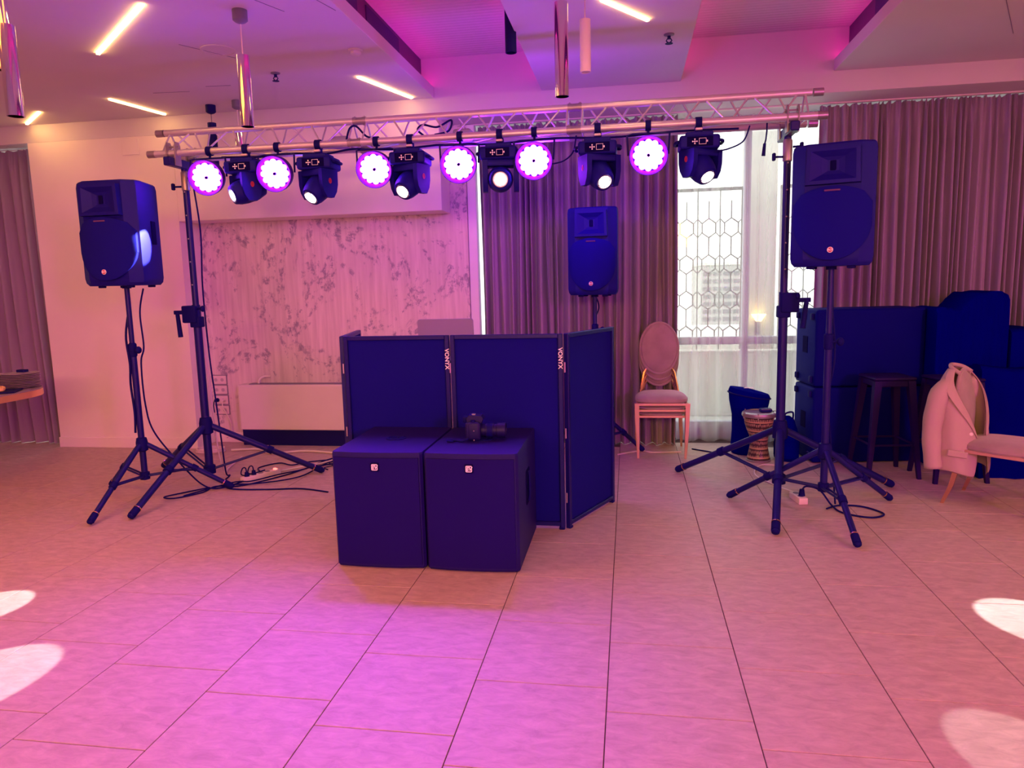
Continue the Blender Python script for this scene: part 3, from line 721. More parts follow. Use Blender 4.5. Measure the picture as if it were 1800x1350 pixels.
def pa_speaker(loc, rz, label, sx=1.0):
    r = empty('pa_speaker', label, 'loudspeaker', loc, rz, group='black PA loudspeakers on stands')
    H = 0.70
    plan = [(-0.224, -0.115), (-0.150, -0.165), (0.150, -0.165), (0.224, -0.115), (0.228, -0.06), (0.165, 0.185), (-0.165, 0.185), (-0.228, -0.06)]
    def hull(poly, zs):
        mb = MB(); rings = []
        for z, k in zs: rings.append([mb.bm.verts.new((x * k * sx, y * k, z)) for x, y in poly])
        for A, B in zip(rings, rings[1:]):
            for i in range(len(poly)): mb.bm.faces.new((A[i], A[(i + 1) % len(poly)], B[(i + 1) % len(poly)], B[i]))
        mb.bm.faces.new(rings[0][::-1]); mb.bm.faces.new(rings[-1]); return mb
    ob('cabinet', hull(plan, [(0.0, 0.90), (0.02, 0.975), (0.05, 1.0), (0.66, 1.0), (0.69, 0.975), (H, 0.93)]), 'black', r, angle=0.5)
    # horn: a flared rectangular mouth standing out of the baffle
    hb = MB()
    def ring(wt, wb, z0, z1, y): return [(-wb * sx, y, z0), (wb * sx, y, z0), (wt * sx, y, z1), (-wt * sx, y, z1)]
    R = [ring(0.142, 0.150, 0.462, 0.672, -0.150), ring(0.138, 0.146, 0.466, 0.668, -0.204), ring(0.118, 0.122, 0.486, 0.650, -0.206), ring(0.062, 0.062, 0.520, 0.618, -0.178), ring(0.03, 0.03, 0.54, 0.60, -0.170)]
    RV = [[hb.bm.verts.new(p) for p in q] for q in R]
    for A, B in zip(RV, RV[1:]):
        for i in range(4): hb.bm.faces.new((A[i], A[(i + 1) % 4], B[(i + 1) % 4], B[i]))
    hb.bm.faces.new(RV[-1])
    ob('horn', hb, 'black', r, smooth=False)
    ob('throat', MB().box((0, -0.172, 0.57), (0.032 * sx, 0.01, 0.056), 0.006, 2), 'hole', r)
    g = [(-0.212, 0.36), (-0.212, 0.22)] + arc(0, 0.245, 0.212, PI * 1.04, PI * 1.96, 16) + [(0.212, 0.22), (0.212, 0.36), (0.168, 0.418)] + arc(0, 0.055, 0.40, PI / 2 - 0.32, PI / 2 + 0.32, 8) + [(-0.168, 0.418)]
    gm = MB(); gr = []
    for k, dy in ((1.0, 0.030), (0.995, 0.004), (0.96, 0.0), (0.75, -0.002), (0.4, -0.003), (0.03, -0.003)):
        gr.append([gm.bm.verts.new((x * k * sx, -0.140 - 0.064 * (1 - (x * k / 0.222) ** 2) + dy, 0.24 + (z - 0.24) * k)) for x, z in g])
    for A, B in zip(gr, gr[1:]):
        for i in range(len(g)): gm.bm.faces.new((A[i], A[(i + 1) % len(g)], B[(i + 1) % len(g)], B[i]))
    gm.bm.faces.new(gr[-1])
    ob('grille', gm, 'grille', r, angle=0.5)
    bd = ob('badge', MB().lathe([(0.0165, 0), (0.0165, 0.004), (0.001, 0.004)], 20, T(0, -0.2075, 0.092) @ FRONT), 'print_', r, label='round badge with white letters')
    ob('badge_field', MB().lathe([(0.0135, 0), (0.0135, 0.002), (0.001, 0.002)], 20, T(0, -0.211, 0.092) @ FRONT), 'redprint', bd)
    text('RCF', 'print_', 0.016, bd, T(0, -0.2142, 0.092) @ FRONT, bold=0.0006, shear=0.15)
    ob('nameplate', MB().box((0, -0.209, 0.428), (0.085 * sx, 0.004, 0.010), 0.002, 1), 'slotframe', r)
    for q in ((-0.11, -0.10), (0.11, -0.10), (-0.11, 0.12), (0.11, 0.12)):
        ob('rubber_foot', MB().box((q[0] * sx, q[1], -0.006), (0.045, 0.03, 0.018), 0.004, 1), 'rubber', r)
    for s in (-1, 1):
        ob('side_handle', MB().box((0, 0, 0), (0.012, 0.07, 0.16), 0.005, 2, T(s * 0.197 * sx, 0.07, 0.36, 0, 0, s * 0.25)), 'hole', r)
    ob('pole_socket', MB().cyl((0, 0, -0.02), (0, 0, 0.02), 0.03, seg=16), 'rubber', r)
    return r
pa_speaker((sL[0], sL[1], 1.553), 0.0, 'black loudspeaker on a tripod before the pale pillar, white light patch on its side')
pa_speaker((sR[0], sR[1], 1.556), -0.30, 'black loudspeaker on a tripod before the right taupe curtain')
pa_speaker((sM[0], sM[1], 1.392), -0.10, 'black loudspeaker behind the folding screen, before the middle taupe curtain', 0.90)

# ---------------------------------------------------------------- stage lights
CAMP = Vector((0, 0, 1.5))
def par_light(x, z, aim, label):
    r = empty('par_light', label, 'stage light', (x, 4.95, 2.492), group='round LED par lights on the truss')
    c = Vector((0, -0.05, z - 2.492)); d = (Vector(aim) - (Vector((x, 4.95, 2.492)) + c)).normalized()
    R = d.to_track_quat('Z', 'Y').to_matrix().to_4x4(); R.translation = c
    ob('housing', MB().lathe([(0.06, -0.10), (0.095, -0.085), (0.116, -0.03), (0.121, 0.0), (0.121, 0.012), (0.001, 0.012)], 36, R), 'black', r)
    ob('bezel', MB().lathe([(0.121, 0.010), (0.123, 0.046), (0.119, 0.047), (0.101, 0.0135), (0.099, 0.010)], 40, R), 'bezel', r)
    ob('lens_plate', MB().lathe([(0.088, 0.012), (0.088, 0.018), (0.001, 0.018)], 36, R), 'par', r)
    k = 0
    for n, rad in ((12, 0.0795), (6, 0.042)):
        for i in range(n):
            a = 2 * PI * i / n
            ob('lens', MB().lathe([(0.0205, 0.0), (0.0205, 0.016), (0.014, 0.022), (0.001, 0.023)], 12, R @ T(rad * math.cos(a), rad * math.sin(a), 0.012)), 'par', r)
    ob('center_screw', MB().lathe([(0.010, 0.01), (0.010, 0.035), (0.001, 0.036)], 10, R), 'hole', r)
    for s in (-1, 1):
        side = R.to_3x3() @ Vector((s * 0.128, 0, -0.02))
        ob('yoke_arm', MB().tube([c + side, (s * 0.135, -0.03, -0.06), (s * 0.10, -0.01, -0.052), (0, 0, -0.05)], 0.007, 6), 'metalblk', r)
    ob('clamp', MB().lathe([(0.034, -0.018), (0.034, 0.018), (0.0255, 0.018), (0.0255, -0.018)], 16, T(0, 0, 0, 0, PI / 2, 0)).cyl((0, 0, -0.026), (0, 0, -0.055), 0.009, seg=8), 'rubber', r)
    return r
PARS = [(-2.962, 2.304, 'purple'), (-2.442, 2.306, 'p'), (-1.714, 2.301, 'p'), (-1.124, 2.305, 'p'), (-0.617, 2.302, 'm'), (0.126, 2.299, 'b')]
plabels = ['glowing round par light at the left end of the truss, over the crank stand', 'glowing round par light between the two leftmost moving heads',
           'glowing round par light at the first truss joint, left of a moving head', 'glowing round par light beside the edge of the bulkhead, left of the dazzling head',
           'glowing round par light with magenta rim, right of the dazzling head', 'glowing round par light with blue-violet rim, nearest the sheer window']
aims = [(-2.2, 0.6, 1.2), (-2.0, 0.5, 1.2), (-1.3, 0.6, 1.1), (-0.8, 0.6, 1.1), (-0.3, 0.5, 1.3), (0.2, 0.5, 1.3)]
washes = [(30, (-2.2, 1.6, 0)), (55, (-1.6, 1.7, 0)), (60, (-1.2, 1.6, 0)), (60, (-0.8, 1.6, 0)), (50, (-0.3, 1.5, 0)), (20, (0.2, 1.4, 0))]
for (x, z, _), a, lab, (wp, wt) in zip(PARS, aims, plabels, washes):
    par_light(x, z, a, lab)
    lamp('par_wash', 'SPOT', (x, 4.70, z), (0.29, 0.009, 1.0) if x < -1.5 else (0.27, 0.011, 1.0), wp * (2.8 if x < -1.5 else 1.6), 0.06, target=wt, spot=1.05, blend=0.9)
    lamp('rear_fill', 'POINT', (x, 5.22, z - 0.02), (0.15, 0.08, 1.0) if x < -1.5 else (0.32, 0.02, 1.0), 1.2 if x < -1.5 else (14 if x < 0 else 1.0), 0.06)  # violet fill added behind each par to tint curtains and ceiling
    if x > 0: lamp('rear_fill', 'SPOT', (x, 5.08, z - 0.02), (0.22, 0.01, 1.0), 18, 0.06, target=(x - 0.62, 6.66, 1.95), spot=1.05, blend=0.8)  # added spot, keeps the last violet fill on the curtain

def moving_head(x, zc, aim, label, lens='beam'):
    r = empty('moving_head', label, 'stage light', (x, 4.95, 2.492), group='moving head lights on the truss')
    # base (upper), yoke, head
    ob('base', MB().box((0, -0.01, -0.135), (0.25, 0.20, 0.085), 0.018, 3).box((0, -0.01, -0.085), (0.17, 0.15, 0.03), 0.006, 1), 'black', r)
    for s in (-1, 1): ob('carry_handle', MB().tube(smooth_path([(s * 0.115, -0.07, -0.125), (s * 0.145, -0.06, -0.13), (s * 0.145, 0.04, -0.13), (s * 0.115, 0.05, -0.125)], 4), 0.010, 8), 'rubber', r)
    dp = ob('display_panel', MB().box((0, -0.111, -0.135), (0.16, 0.004, 0.06), 0.002, 1), 'hole', r, label='control panel with printed buttons')
    bt = MB()
    for dx, dz in ((0, 0), (-0.013, 0), (0.013, 0), (0, 0.013), (0, -0.013)): bt.lathe([(0.0045, 0), (0.0045, 0.002), (0.0005, 0.002)], 8, T(-0.032 + dx, -0.113, -0.135 + dz) @ FRONT)
    bt.box((-0.032, -0.1135, -0.135), (0.028, 0.001, 0.0025)).box((-0.032, -0.1135, -0.135), (0.0025, 0.001, 0.028))
    ob('button', bt, 'print_', dp)
    sc_ = MB()
    for dx, dz, wx, wz in ((0, 0.0175, 0.044, 0.0022), (0, -0.0175, 0.044, 0.0022), (-0.021, 0, 0.0022, 0.035), (0.021, 0, 0.0022, 0.035)): sc_.box((0.016 + dx, -0.1135, -0.135 + dz), (wx, 0.001, wz))
    ob('screen_border', sc_, 'print_', dp)
    ob('status_light', MB().box((0.044, -0.1135, -0.135), (0.008, 0.002, 0.012)), 'print_', dp)
    ob('clamp', MB().lathe([(0.035, -0.02), (0.035, 0.02), (0.0255, 0.02), (0.0255, -0.02)], 16, T(0, 0, 0, 0, PI / 2, 0)).box((0, 0, -0.05), (0.05, 0.03, 0.05), 0.005, 1), 'rubber', r)
    ob('clamp_label', MB().box((0.0, -0.03, -0.045), (0.045, 0.02, 0.016), 0.004, 1), 'hook', r)
    c = Vector((0, -0.02, zc - 2.492)); o = Vector((x, 4.95, 2.492)) + c
    d = (Vector(aim) - o).normalized()
    pan = math.atan2(d.x, -d.y)
    Y = T(0, 0, 0, 0, 0, pan)
    yk = MB()
    zb, ze = -0.178, c.z - 0.035
    yk.box((0, -0.02, -0.196), (0.238, 0.135, 0.045), 0.012, 2, Y)
    ob('yoke', yk, 'black', r)
    for s in (-1, 1):
        arm = MB().prism([(-0.072, zb), (0.072, zb), (0.070, c.z + 0.01), (0.058, c.z - 0.04), (0.030, c.z - 0.082), (-0.030, c.z - 0.082), (-0.058, c.z - 0.04), (-0.070, c.z + 0.01)], -0.017, 0.017, Y @ T(s * 0.104, -0.02, 0) @ Euler((PI / 2, 0, PI / 2)).to_matrix().to_4x4())
        a_ = ob('yoke_arm', arm, 'black', r, angle=0.4)
        ob('emblem', MB().lathe([(0.019, 0.0), (0.019, 0.0016), (0.014, 0.0016), (0.014, 0)], 18, Y @ T(s * 0.1212, -0.02, c.z + 0.03, 0, s * PI / 2, 0), sx=1.0, sy=0.7), 'redprint', a_)
    R = d.to_track_quat('Z', 'Y').to_matrix().to_4x4(); R.translation = c
    hd = MB().lathe([(0.035, -0.125), (0.070, -0.11), (0.086, -0.05), (0.086, 0.03), (0.078, 0.08), (0.066, 0.114), (0.052, 0.120), (0.046, 0.106), (0.001, 0.106)], 28, R)
    h = ob('head', hd, 'black', r, angle=0.5)
    ob('lens', MB().lathe([(0.042, 0.104), (0.042, 0.108), (0.03, 0.118), (0.001, 0.122)], 22, R), lens, h)
    ob('lens_ring', MB().lathe([(0.048, 0.112), (0.050, 0.121), (0.044, 0.121), (0.043, 0.112)], 24, R), 'steel', h)
    return o + d * 0.16
mhs = [(-2.68, 2.205, (-3.26, 4.25, 1.86), 'moving head tilted towards the left loudspeaker, second from that end of the truss', 'beamdim', None),
       (-2.137, 2.205, (-3.12, 2.85, 0.0), 'moving head with lit lens in front of the pink bulkhead, left of the truss joint', 'beam', 0.125),
       (-1.473, 2.205, (-2.58, 2.22, 0.0), 'moving head with glaring lens at the end of the bulkhead', 'beam', 0.15),
       (-0.851, 2.195, (0.0, 0.0, 1.5), 'dazzling moving head aimed straight at the camera', 'beam', None),
       (-0.199, 2.205, (1.27, 2.22, 0.0), 'moving head with lit lens above the middle loudspeaker', 'beam', 0.125),
       (0.444, 2.225, (1.76, 3.24, 0.0), 'moving head seen against the bright sheer window', 'beam', 0.15)]
for x, z, aim, lab, ln, ang in mhs:
    p = moving_head(x, z, aim, lab, ln)
    if ang: lamp('head_beam', 'SPOT', p, (1.0, 0.98, 0.96), 330 if 0 > x > -0.5 else 800, 0.01, target=aim, spot=ang, blend=0.12)
    elif ln == 'beamdim': lamp('head_beam', 'SPOT', p, (0.85, 0.95, 1.0), 600, 0.01, target=(-3.285, 4.54, 1.80), spot=0.30, blend=0.1)

# ---------------------------------------------------------------- subwoofers
def subwoofer(loc, rz, label, side):
    r = empty('subwoofer', label, 'subwoofer', loc, rz, group='black bass cabinets')
    W, D, H = 0.50, 0.69, 0.632
    plan = [(-W / 2, 0.03), (-W / 2 + 0.012, 0.012), (-0.12, 0.0), (0.0, -0.003), (0.12, 0.0), (W / 2 - 0.012, 0.012), (W / 2, 0.03), (W / 2, D), (-W / 2, D)]
    mb = MB(); 
    rings = [[mb.bm.verts.new((x * k, (y - D / 2) * k + D / 2, z)) for x, y in plan] for z, k in ((0.0, 0.982), (0.010, 1.0), (H - 0.010, 1.0), (H, 0.985))]
    for A, B in zip(rings, rings[1:]):
        for i in range(len(plan)): mb.bm.faces.new((A[i], A[(i + 1) % len(plan)], B[(i + 1) % len(plan)], B[i]))
    mb.bm.faces.new(rings[0][::-1]); mb.bm.faces.new(rings[-1])
    ob('cabinet', mb, 'blackpaint', r, angle=0.5)
    gp = [(-0.232, 0.014), (-0.12, 0.004), (0.0, 0.001), (0.12, 0.004), (0.232, 0.014), (0.232, 0.03), (-0.232, 0.03)]
    g = MB(); A = [g.bm.verts.new((x, y - 0.012, 0.022)) for x, y in gp]; B = [g.bm.verts.new((x, y - 0.012, H - 0.026)) for x, y in gp]
    g.bm.faces.new(A[::-1]); g.bm.faces.new(B)
    for i in range(len(gp)): g.bm.faces.new((A[i], A[(i + 1) % len(gp)], B[(i + 1) % len(gp)], B[i]))
    ob('grille', g, 'subgrille', r, angle=0.3)
    pl = ob('badge', MB().prism(rrect(0.046, 0.046, 0.006), 0.0, 0.004, T(0.0, -0.0115, 0.558) @ FRONT), 'hole', r, label='small square badge with white emblem')
    ob('emblem_field', MB().prism(rrect(0.034, 0.034, 0.006), 0.0, 0.002, T(0.0, -0.0155, 0.558) @ FRONT), 'print_', pl)
    ob('emblem_center', MB().prism(rrect(0.026, 0.024, 0.004), 0.0, 0.001, T(0.0, -0.0178, 0.558) @ FRONT), 'hole', pl)
    text('EV', 'print_', 0.027, pl, T(0.0, -0.0200, 0.558) @ FRONT, bold=0.0012, shear=0.25)
    ob('pole_cup', MB().lathe([(0.058, 0.0), (0.058, 0.004), (0.045, 0.006), (0.042, 0.001), (0.024, 0.001), (0.022, 0.005), (0.018, 0.005), (0.017, 0.0015), (0.001, 0.0015)], 28, T(0.0, 0.36, H)), 'rubber', r)
    for s in (side,):
        hh = ob('handle_recess', MB().prism(rrect(0.15, 0.20, 0.03), 0.0, 0.003, T(s * (W / 2 - 0.001), 0.36, 0.37, 0, s * PI / 2, 0) @ T(0, 0, 0, 0, 0, PI / 2)), 'hole', r)
        ob('handle', MB().tube(smooth_path([(s * (W / 2 + 0.002), 0.36, 0.455), (s * (W / 2 + 0.010), 0.36, 0.43), (s * (W / 2 + 0.010), 0.36, 0.31), (s * (W / 2 + 0.002), 0.36, 0.285)], 4), 0.009, 8), 'rubber', hh)
    for q in ((-0.21, 0.07), (0.21, 0.07), (-0.21, 0.62), (0.21, 0.62)):
        ob('rubber_foot', MB().cyl((q[0], q[1], -0.004), (q[0], q[1], 0.006), 0.022, seg=12), 'rubber', r)
    return r
subwoofer((-1.322, 3.552, 0.004), 0.0, 'black bass cabinet with a round pole cup showing on its bare top', -1)
subwoofer((-0.814, 3.548, 0.004), 0.0, 'black bass cabinet with a photo camera lying on top', 1)

# camera on the right cabinet
c = empty('photo_camera', 'black photo camera with zoom lens lying on the right bass cabinet', 'camera', (-0.855, 3.905, 0.637), 0.06)
ob('body', MB().box((0, 0, 0.058), (0.068, 0.135, 0.098), 0.012, 3).box((-0.005, -0.048, 0.055), (0.085, 0.035, 0.10), 0.012, 3), 'camblack', c)
ob('viewfinder_hump', MB().prism([(-0.040, 0.10), (0.040, 0.10), (0.052, 0.122), (0.040, 0.138), (-0.028, 0.142), (-0.042, 0.125)], -0.034, 0.034, T(0, 0, 0) @ FRONT), 'camblack', c)
ob('hot_shoe', MB().box((-0.005, 0, 0.143), (0.02, 0.022, 0.006), 0.001, 1), 'steel', c)
ob('dial', MB().cyl((-0.005, -0.045, 0.104), (-0.005, -0.045, 0.117), 0.013, seg=14), 'rubber', c)
ob('eyecup', MB().box((-0.052, 0, 0.115), (0.03, 0.045, 0.036), 0.008, 2), 'rubber', c)
ln = ob('lens', MB().lathe([(0.036, 0.03), (0.036, 0.06), (0.039, 0.062), (0.039, 0.105), (0.036, 0.107), (0.036, 0.122), (0.041, 0.125), (0.043, 0.172), (0.036, 0.174), (0.034, 0.160), (0.001, 0.158)], 28, T(0, 0.005, 0.050, 0, PI / 2, 0)), 'camblack', c)
ob('zoom_ring', MB().lathe([(0.0405, 0.07), (0.0405, 0.10), (0.0395, 0.10), (0.0395, 0.07)], 28, T(0, 0.005, 0.050, 0, PI / 2, 0)), 'rubber', ln)
for zz in (0.060, 0.008): ob('strap_lug', MB().ball((0.002, -0.067, zz), 0.0045, 8), 'steel', c)
ob('strap', MB().tube(smooth_path([(-0.03, -0.07, 0.02), (-0.06, -0.08, 0.006), (-0.10, -0.06, 0.005), (-0.13, -0.055, 0.006), (-0.145, -0.075, 0.006), (-0.12, -0.085, 0.006), (-0.115, -0.07, 0.008)], 6), 0.006, 6), 'rubber', c)

# ---------------------------------------------------------------- folding DJ screen
fs = empty('folding_screen', 'black four-panel folding booth screen behind the bass cabinets', 'folding screen', (-0.377, 4.264, 0))
def screen_panel(p0, p1, logo=None):
    p0, p1 = Vector((*p0, 0)), Vector((*p1, 0)); d = p1 - p0; L = d.length
    B = Matrix.Translation(p0) @ Matrix.Rotation(math.atan2(d.y, d.x), 4, 'Z')
    H = 1.20; s = 0.026
    fr = MB()
    for x in (s / 2, L - s / 2): fr.box((x, 0, H / 2), (s, 0.030, H), 0.003, 1, B)
    for z in (0.035, H - s / 2): fr.box((L / 2, 0, z), (L - 2 * s, 0.030, s), 0.003, 1, B)
    f = ob('frame', fr, 'metalblk', fs)
    ob('cloth_panel', MB().box((L / 2, 0.004, H / 2), (L - 2 * s + 0.004, 0.006, H - 2 * s), 0, 1, B), 'grille', fs)
    for x in (0.02, L - 0.02): ob('foot', MB().box((x, 0, 0.008), (0.03, 0.034, 0.016), 0.003, 1, B), 'rubber', fs)
    if logo is not None:
        text('VONYX', 'print_', 0.036, f, B @ T(L - s / 2 if logo > 0 else s / 2, -0.0165, 1.055) @ FRONT @ Matrix.Rotation(-PI / 2, 4, 'Z'), bold=0.0007, label='white brand lettering running downwards')
    return f
screen_panel((-0.693, 0.004), (-0.012, 0.0), 1)
screen_panel((-1.375, 0.006), (-0.703, 0.006), 1)
screen_panel((0.006, 0.010), (0.266, 0.590))
screen_panel((-1.52, 0.64), (-1.392, 0.012))
hg = [(-0.698, -0.012), (0.0, -0.012), (-1.383, -0.010)]
for hx, hy in hg:
    for z in (0.2, 0.6, 1.0): ob('hinge', MB().cyl((hx, hy + 0.004, z - 0.03), (hx, hy + 0.004, z + 0.03), 0.006, seg=8), 'steel', fs)

lt = empty('laptop', 'grey lid standing up behind the folding screen, below the plaster wall', 'laptop', (-1.228, 4.78, 0))
ob('lid', MB().prism(rrect(0.385, 0.26, 0.016), -0.008, 0.008, T(0, 0, 1.145, 0.10) @ FRONT), 'lid', lt)
ob('base', MB().box((0, -0.13, 1.012), (0.385, 0.25, 0.02), 0.004, 1), 'lid', lt)
st = MB().box((0, -0.10, 0.995), (0.34, 0.30, 0.012), 0.003, 1).cyl((0, -0.10, 0.02), (0, -0.10, 0.99), 0.02, seg=14).lathe([(0.16, 0.0), (0.16, 0.012), (0.02, 0.03)], 24, T(0, -0.10, 0))
ob('stand', st, 'metalblk', lt)

# ---------------------------------------------------------------- banquet chairs
def chair(loc, rz, label, group=None, pad=1.0, bz=0.79):
    r = empty('banquet_chair', label, 'chair', loc, rz, group=group)
    # local: front -Y, seat top 0.44
    n = 28
    def outline(k, ex=3.2):
        out = []
        for i in range(n):
            a = 2 * PI * i / n; ca, sa = math.cos(a), math.sin(a)
            rx = 0.228 * k; ry = 0.215 * k
            x = rx * math.copysign(abs(ca) ** (2 / ex), ca); y = ry * math.copysign(abs(sa) ** (2 / ex), sa)
            x *= 1 - 0.14 * (y / ry * 0.5 + 0.5)
            out.append((x, y))
        return out
    mb = MB(); rings = []
    for z, k in ((0, 0.985), (0.012, 1.02), (0.030, 1.01), (0.046, 0.94), (0.060, 0.80), (0.068, 0.5), (0.070, 0.1)):
        rings.append([mb.bm.verts.new((x, y, z * pad)) for x, y in outline(k)])
    for A, B in zip(rings, rings[1:]):
        for i in range(n): mb.bm.faces.new((A[i], A[(i + 1) % n], B[(i + 1) % n], B[i]))
    mb.bm.faces.new(rings[0][::-1]); mb.bm.faces.new(rings[-1])
    s = ob('seat', mb, 'velvet', r); s.location = (0, 0, 0.372)
    fr = MB()
    for a, b in (((-0.205, -0.200), (0.205, -0.200)), ((-0.180, 0.20), (0.180, 0.20)), ((-0.208, -0.2), (-0.182, 0.2)), ((0.208, -0.2), (0.182, 0.2))):
        a, b = Vector((*a, 0.361)), Vector((*b, 0.361)); d = b - a
        fr.box((0, 0, 0), (d.length + 0.012, 0.018, 0.021), 0.003, 1, Matrix.Translation((a + b) / 2) @ Matrix.Rotation(math.atan2(d.y, d.x), 4, 'Z'))
    ob('seat_frame', fr, 'copper', r)
    for sx in (-1, 1):
        l = MB(); q = []
        for z, hw, x in ((0.37, 0.019, 0.208), (0.2, 0.015, 0.205), (0.0, 0.009, 0.196)):
            q.append([l.bm.verts.new((sx * x + i * hw, -0.196 + j * hw, z)) for i, j in ((-1, -1), (1, -1), (1, 1), (-1, 1))])
        for A, B in zip(q, q[1:]):
            for i in range(4): l.bm.faces.new((A[i], A[(i + 1) % 4], B[(i + 1) % 4], B[i]))
        l.bm.faces.new(q[0]); l.bm.faces.new(q[-1][::-1]); ob('leg', l, 'copper', r, smooth=False)
        l = MB(); q = []
        for z, y, hw, x in ((0.37, 0.20, 0.018, 0.182), (0.25, 0.205, 0.016, 0.186), (0.12, 0.232, 0.013, 0.194), (0.0, 0.275, 0.010, 0.205)):
            q.append([l.bm.verts.new((sx * x + i * hw * 0.8, y + j * hw, z)) for i, j in ((-1, -1), (1, -1), (1, 1), (-1, 1))])
        for A, B in zip(q, q[1:]):
            for i in range(4): l.bm.faces.new((A[i], A[(i + 1) % 4], B[(i + 1) % 4], B[i]))
        l.bm.faces.new(q[0]); l.bm.faces.new(q[-1][::-1]); ob('leg', l, 'gold', r, angle=0.9)
        ob('back_support', MB().tube([(sx * 0.165, 0.20, 0.36), (sx * 0.155, 0.215, bz - 0.34 if bz > 0.7 else 0.40), (sx * 0.130, 0.235, bz - 0.215), (sx * 0.105, 0.245, bz - 0.17)], [0.014, 0.013, 0.012, 0.011], 8), 'gold', r)
    B = T(0, 0.255 + (bz - 0.79) * 0.15, bz, -0.10)
    ob('backrest', MB().lathe([(0.001, -0.026), (0.10, -0.024), (0.150, -0.014), (0.163, 0.0), (0.150, 0.014), (0.10, 0.020), (0.001, 0.022)], 36, B @ Euler((PI / 2, 0, 0)).to_matrix().to_4x4(), sx=1.0, sy=1.36), 'velvet', r)
    ob('back_frame', MB().tube([(B @ Vector((0.166 * math.cos(2 * PI * k / 40), 0, 0.226 * math.sin(2 * PI * k / 40)))) for k in range(41)], 0.010, 8, caps=False), 'velvet', r)
    return r
grp = 'stacked oval-back chairs'
cx0 = (0.268, 6.245)
chair((cx0[0], cx0[1] + 0.056, 0.0), 0.02, 'lowest oval-back velvet chair of the stack beside the sheer', grp, pad=0.44)
chair((cx0[0], cx0[1] + 0.028, 0.056), 0.02, 'middle oval-back velvet chair of the stack beside the sheer', grp, pad=0.44)
chair((cx0[0], cx0[1], 0.112), 0.02, 'topmost oval-back velvet chair of the stack beside the sheer, seat and back in full view', grp)

# chair with the jacket: faces right, towards the open hall
def facing(dx, dy): return math.atan2(dx, -dy)
chair((2.375, 4.975, 0.0), facing(0.77, -0.64), 'oval-back chair with rose gold legs, a beige jacket hung over its back', bz=0.645)

# jacket hung over the chair back
jk = empty('jacket', 'beige suit jacket hung over the chair back before the black covers', 'jacket', (2.165, 5.125, 0.0), math.atan2(-0.76, 0.65))
def jacket():
    # local +X = where the wearer would face, +Y = wearer's left; rings run from the right front edge round the back to the left front edge
    prof = [  # z, half width, half depth, front edge angle (deg), x shift
        (0.20, 0.20, 0.130, 22, 0.03), (0.26, 0.205, 0.130, 18, 0.03), (0.34, 0.205, 0.125, 14, 0.025), (0.43, 0.20, 0.12, 12, 0.02), (0.52, 0.195, 0.115, 20, 0.015),
        (0.60, 0.190, 0.11, 32, 0.01), (0.68, 0.195, 0.10, 44, 0.0), (0.755, 0.190, 0.085, 56, -0.01), (0.81, 0.150, 0.07, 66, -0.02), (0.85, 0.10, 0.058, 74, -0.02), (0.875, 0.072, 0.052, 82, -0.02)]
    n = 44; P = []
    for z, hw, hd, fe, xs in prof:
        row = []
        for i in range(n + 1):
            t = i / n
            a = math.radians(-fe - (360 - 2 * fe) * t)
            ca, sa = math.cos(a), math.sin(a)
            wob = 1 + 0.03 * math.sin(7 * a + 9 * z) * (0.93 - z)
            zz = z
            if z < 0.3: zz = z + 0.02 - 0.05 * max(0, ca) ** 2 * (0.3 - z) / 0.1
            row.append((xs + hd * math.copysign(abs(ca) ** 0.8, ca) * wob, hw * math.copysign(abs(sa) ** 0.9, sa) * wob, zz))
        P.append(row)
    return prof, P
prof, P = jacket()
def solid(o, th):
    md = o.modifiers.new('thickness', 'SOLIDIFY'); md.thickness = th; md.offset = 1; 
    sb = o.modifiers.new('smooth', 'SUBSURF'); sb.levels = 1; sb.render_levels = 1
    return o
solid(ob('body', MB().grid(P), 'jacket', jk, angle=3), 0.006)
Pl = [[(x * 0.97, y * 0.97, z) for x, y, z in row] for row in P[:-1]]
ob('lining', MB().grid(Pl), 'lining', jk, angle=3, label='tan lining')
for side in (0, -1):
    lap = []
    for j in range(3, 11):
        x, y, z = P[j][side]; s = -1 if side == 0 else 1
        x2, y2, z2 = P[j][2 if side == 0 else -3]
        wdt = [0.1, 1.4, 2.6, 3.3, 3.4, 2.6, 2.6, 2.0][j - 3]
        e = Vector((x, y, z)); q = Vector((x2, y2, z2)); out = Vector((0.010, s * 0.010, 0))
        dirv = (q - e); dirv.z = 0
        dirv = dirv.normalized() if dirv.length > 1e-5 else Vector((0, s, 0))
        lap.append([tuple(e + out * 0.4), tuple(e + dirv * 0.010 * wdt + out), tuple(e + dirv * 0.021 * wdt + out * 1.0)])
    solid(ob('lapel', MB().grid(lap), 'jacket', jk, angle=3), 0.004)
ob('collar', MB().tube(smooth_path([(0.02, -0.072, 0.85), (-0.035, -0.065, 0.880), (-0.070, 0.0, 0.895), (-0.035, 0.065, 0.880), (0.02, 0.072, 0.85)], 5), [0.014] * 21, 8), 'jacket', jk)
for s in (-1, 1):
    path = [(-0.02, s * 0.120, 0.790), (-0.03, s * 0.175, 0.745), (-0.045, s * 0.212, 0.64), (-0.055, s * 0.225, 0.50), (-0.045, s * 0.235, 0.37), (-0.03, s * 0.232, 0.235)]
    pp = smooth_path(path, 5); rr = [0.036 + 0.026 * min(1, i / 6) - 0.010 * max(0, (i - 8) / 17) + 0.0015 * math.sin(i * 1.1) for i in range(len(pp))]
    ob('sleeve', MB().tube(pp, rr, 16), 'jacket', jk, angle=2)
a = P[4][1]; ob('button', MB().lathe([(0.011, 0), (0.011, 0.004), (0.006, 0.005), (0.001, 0.003)], 14, T(a[0] + 0.010, a[1] - 0.012, a[2] - 0.05, 0, PI / 2, -0.9)), 'whitepl', jk)
